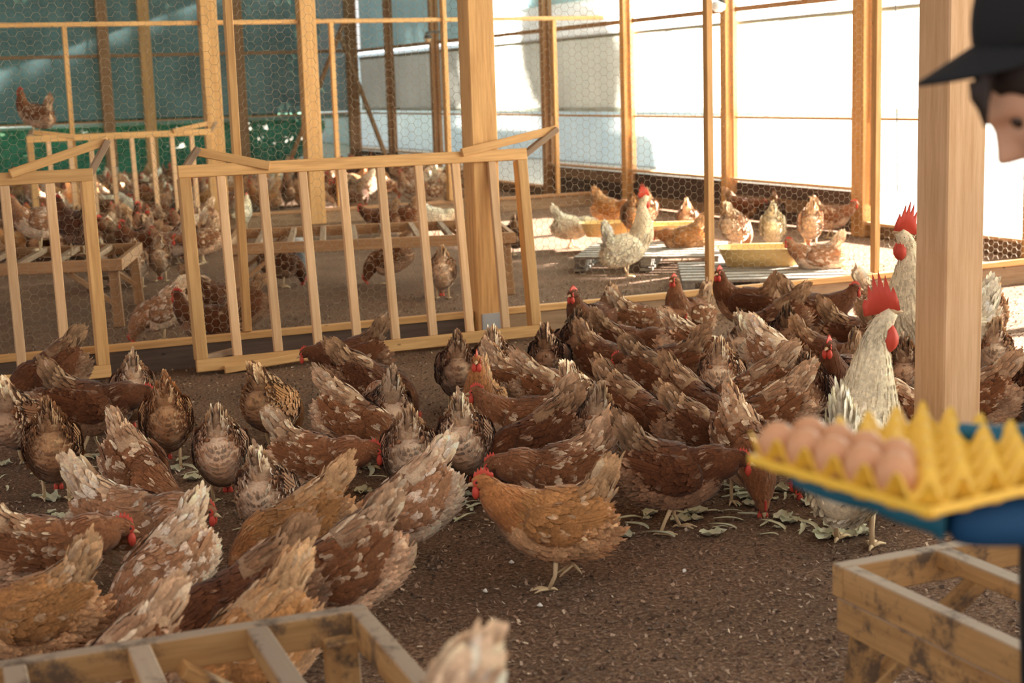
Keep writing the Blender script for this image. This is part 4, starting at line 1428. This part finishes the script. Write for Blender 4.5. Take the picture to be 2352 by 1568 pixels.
# near arm in blue; the camera-side arm passes under the tray
shn = ch+Vector((0, 0, .12))
wrist = onz(2215, 1200, Zt-.034); cuff = onz(2172, 1196, Zt-.034); elbow = dep(2540, 1185, 1.70)
nearside = -1 if Lat.dot(CF) > 0 else 1
sh_n = shn+Lat*.17*nearside
skin('sleeve', [sh_n, sh_n.lerp(elbow, .5)+Rx*.02, elbow, elbow.lerp(wrist, .5)+Vector((0, 0, .004)), wrist, cuff], [(0, 1), (1, 2), (2, 3), (3, 4), (4, 5)], [.062, .055, .044, .036, .028, .020], M['blue'], pr)
sh_f = shn-Lat*.17*nearside
wf = Fc+e1*TS*.5+e2*(TS+.02)+Vector((0, 0, .0)); ef = sh_f+Vector((0, 0, -.27))+Rx*.03
skin('sleeve', [sh_f, sh_f.lerp(ef, .5), ef, ef.lerp(wf, .8)], [(0, 1), (1, 2), (2, 3)], [.068, .06, .055, .042], M['blue'], pr)
# gloved hand flat under the tray: palm and five fingers
tipx = onz(1820, 1106, Zt-.018); axis = (tipx-wrist); hl = axis.length; axis.normalize()
flatn = Vector((0, 0, 1)); flatn = (flatn-axis*flatn.dot(axis)).normalized(); acr = axis.cross(flatn)
if acr.dot(CF) < 0: acr = -acr
def hp(a, b, c): return wrist+axis*a*hl+acr*b+flatn*c


skin('glove', [hp(.0, 0.0, 0), hp(.22, .012, 0), hp(.42, .022, 0),
     hp(.45, .0, 0), hp(.66, -.006, .0), hp(.84, -.006, .002), hp(1.0, -.003, .006),
     hp(.46, .022, 0), hp(.70, .022, .0), hp(.88, .024, .002), hp(1.04, .026, .006),
     hp(.45, .043, 0), hp(.68, .046, .0), hp(.86, .049, .002), hp(1.0, .052, .006),
     hp(.42, .060, 0), hp(.58, .068, .0), hp(.72, .073, .002), hp(.84, .076, .006),
     hp(.16, -.018, .002), hp(.30, -.040, .008), hp(.44, -.052, .02)],
     [(0, 1), (1, 2), (1, 3), (3, 4), (4, 5), (5, 6), (2, 7), (7, 8), (8, 9), (9, 10), (2, 11), (11, 12), (12, 13), (13, 14), (1, 15), (15, 16), (16, 17), (17, 18), (0, 19), (19, 20), (20, 21)],
     [.022, (.028, .013), (.028, .012), .0115, .0115, .0105, .008, .0125, .0115, .0105, .008, .012, .011, .010, .008, .0115, .010, .009, .007, .016, .012, .010], M['glove'], pr)
hand_f = wf
skin('glove', [ef.lerp(wf, .78), wf+Rl*.0, wf+Rl*.05+Vector((0, 0, .02)), wf+Rl*.08+Vector((0, 0, .03))], [(0, 1), (1, 2), (2, 3)], [.03, .035, .015, .009], M['glove'], pr)

# cap
cf, cs, cuv = hframe(R(24)); cs = cuv.cross(cf)
ccn = hc+Vector((0, 0, .088))-Rx*.016


def cappt(ph, th):
    d = Vector((math.sin(ph)*math.cos(th), math.sin(ph)*math.sin(th), math.cos(ph)))
    return ccn+cf*(d.x*(.108 if d.x < 0 else .102)-.030*max(d.z, 0)-.004)+cs*d.y*.088+cuv*(d.z*.112)-base


V = []; F = []
nu, nv = 48, 16
for i in range(nv+1):
    for k in range(nu): V.append(cappt(PI*.5*i/nv*1.14, 2*PI*k/nu))
for i in range(nv):
    for k in range(nu): F.append((i*nu+k, i*nu+(k+1) % nu, (i+1)*nu+(k+1) % nu, (i+1)*nu+k))
cap = empty('cap', base, label='black baseball cap with curved brim worn by the person at the right edge', cat='cap')
o = obj('crown', mesh_np('crown', V, F, M['black']), cap); o.modifiers.new('t', 'SOLIDIFY').thickness = .003
V = []; F = []
for i in range(13):
    th = R(-62+124*i/12)
    for j in range(7):
        s = j/6
        out = .086*math.cos(th*1.15)*s
        p = ccn+cf*(math.cos(th)*.099+out)+cs*(math.sin(th)*.088*(1-.06*s))+cuv*(-.004-.024*(math.sin(th)**2)*1.4-.012*s)
        V.append(p-base)
for i in range(12):
    for j in range(6):
        a = i*7+j; F.append((a, a+7, a+8, a+1))
o = obj('brim', mesh_np('brim', V, F, M['black']), cap); o.modifiers.new('t', 'SOLIDIFY').thickness = .004


# hair under the cap with a fringe lock
def hairpt(ph, th):
    d = Vector((math.sin(ph)*math.cos(th), math.sin(ph)*math.sin(th), math.cos(ph)))
    return hc-hf*.012+hf*d.x*.100+hs*d.y*.083+hu*(d.z*.122+.004)-base


V = []; F = []
nu = 64
for i in range(21):
    for k in range(nu):
        th = 2*PI*k/nu; ff = .5+.5*math.cos(th)
        lim = PI*(.66-.30*ff**1.6)
        V.append(hairpt(lim*i/20+(.02*math.sin(th*17) if i == 20 else 0), th))
for i in range(20):
    for k in range(nu): F.append((i*nu+k, i*nu+(k+1) % nu, (i+1)*nu+(k+1) % nu, (i+1)*nu+k))
o = obj('hair', mesh_np('hair', V, F, M['hair']), pr); o.modifiers.new('t', 'SOLIDIFY').thickness = .004
for (a, b_, r0) in (((2262, 172), (2264, 292), .013), ((2246, 190), (2256, 262), .011)):
    V, F = tube([dep(*a, 1.83)-base, (dep(*a, 1.83)*.5+dep(*b_, 1.83)*.5)-base+Rl*.004, dep(*b_, 1.83)-base], [r0, r0*.7, .002], 8)
    obj('hair_lock', mesh_np('hair_lock', V, F, M['hair']), pr)
for sg in (1, -1):
    c0 = hc-hf*.008+hs*.074*sg+hu*(-.012)
    V, F = sph(16, 10, lambda ph, th: c0+hf*math.cos(th)*math.sin(ph)*.018+hu*math.cos(ph)*.030+hs*math.sin(th)*math.sin(ph)*.009-base)
    obj('ear', mesh_np('ear', V, F, M['skin']), pr)
    c1 = hc+hf*.075+hs*.030*sg+hu*.006
    V, F = sph(16, 10, lambda ph, th: c1+Vector((math.cos(th)*math.sin(ph), math.sin(th)*math.sin(ph), math.cos(ph)))*.011-base)
    obj('eye', mesh_np('eye', V, F, M['eye']), pr)
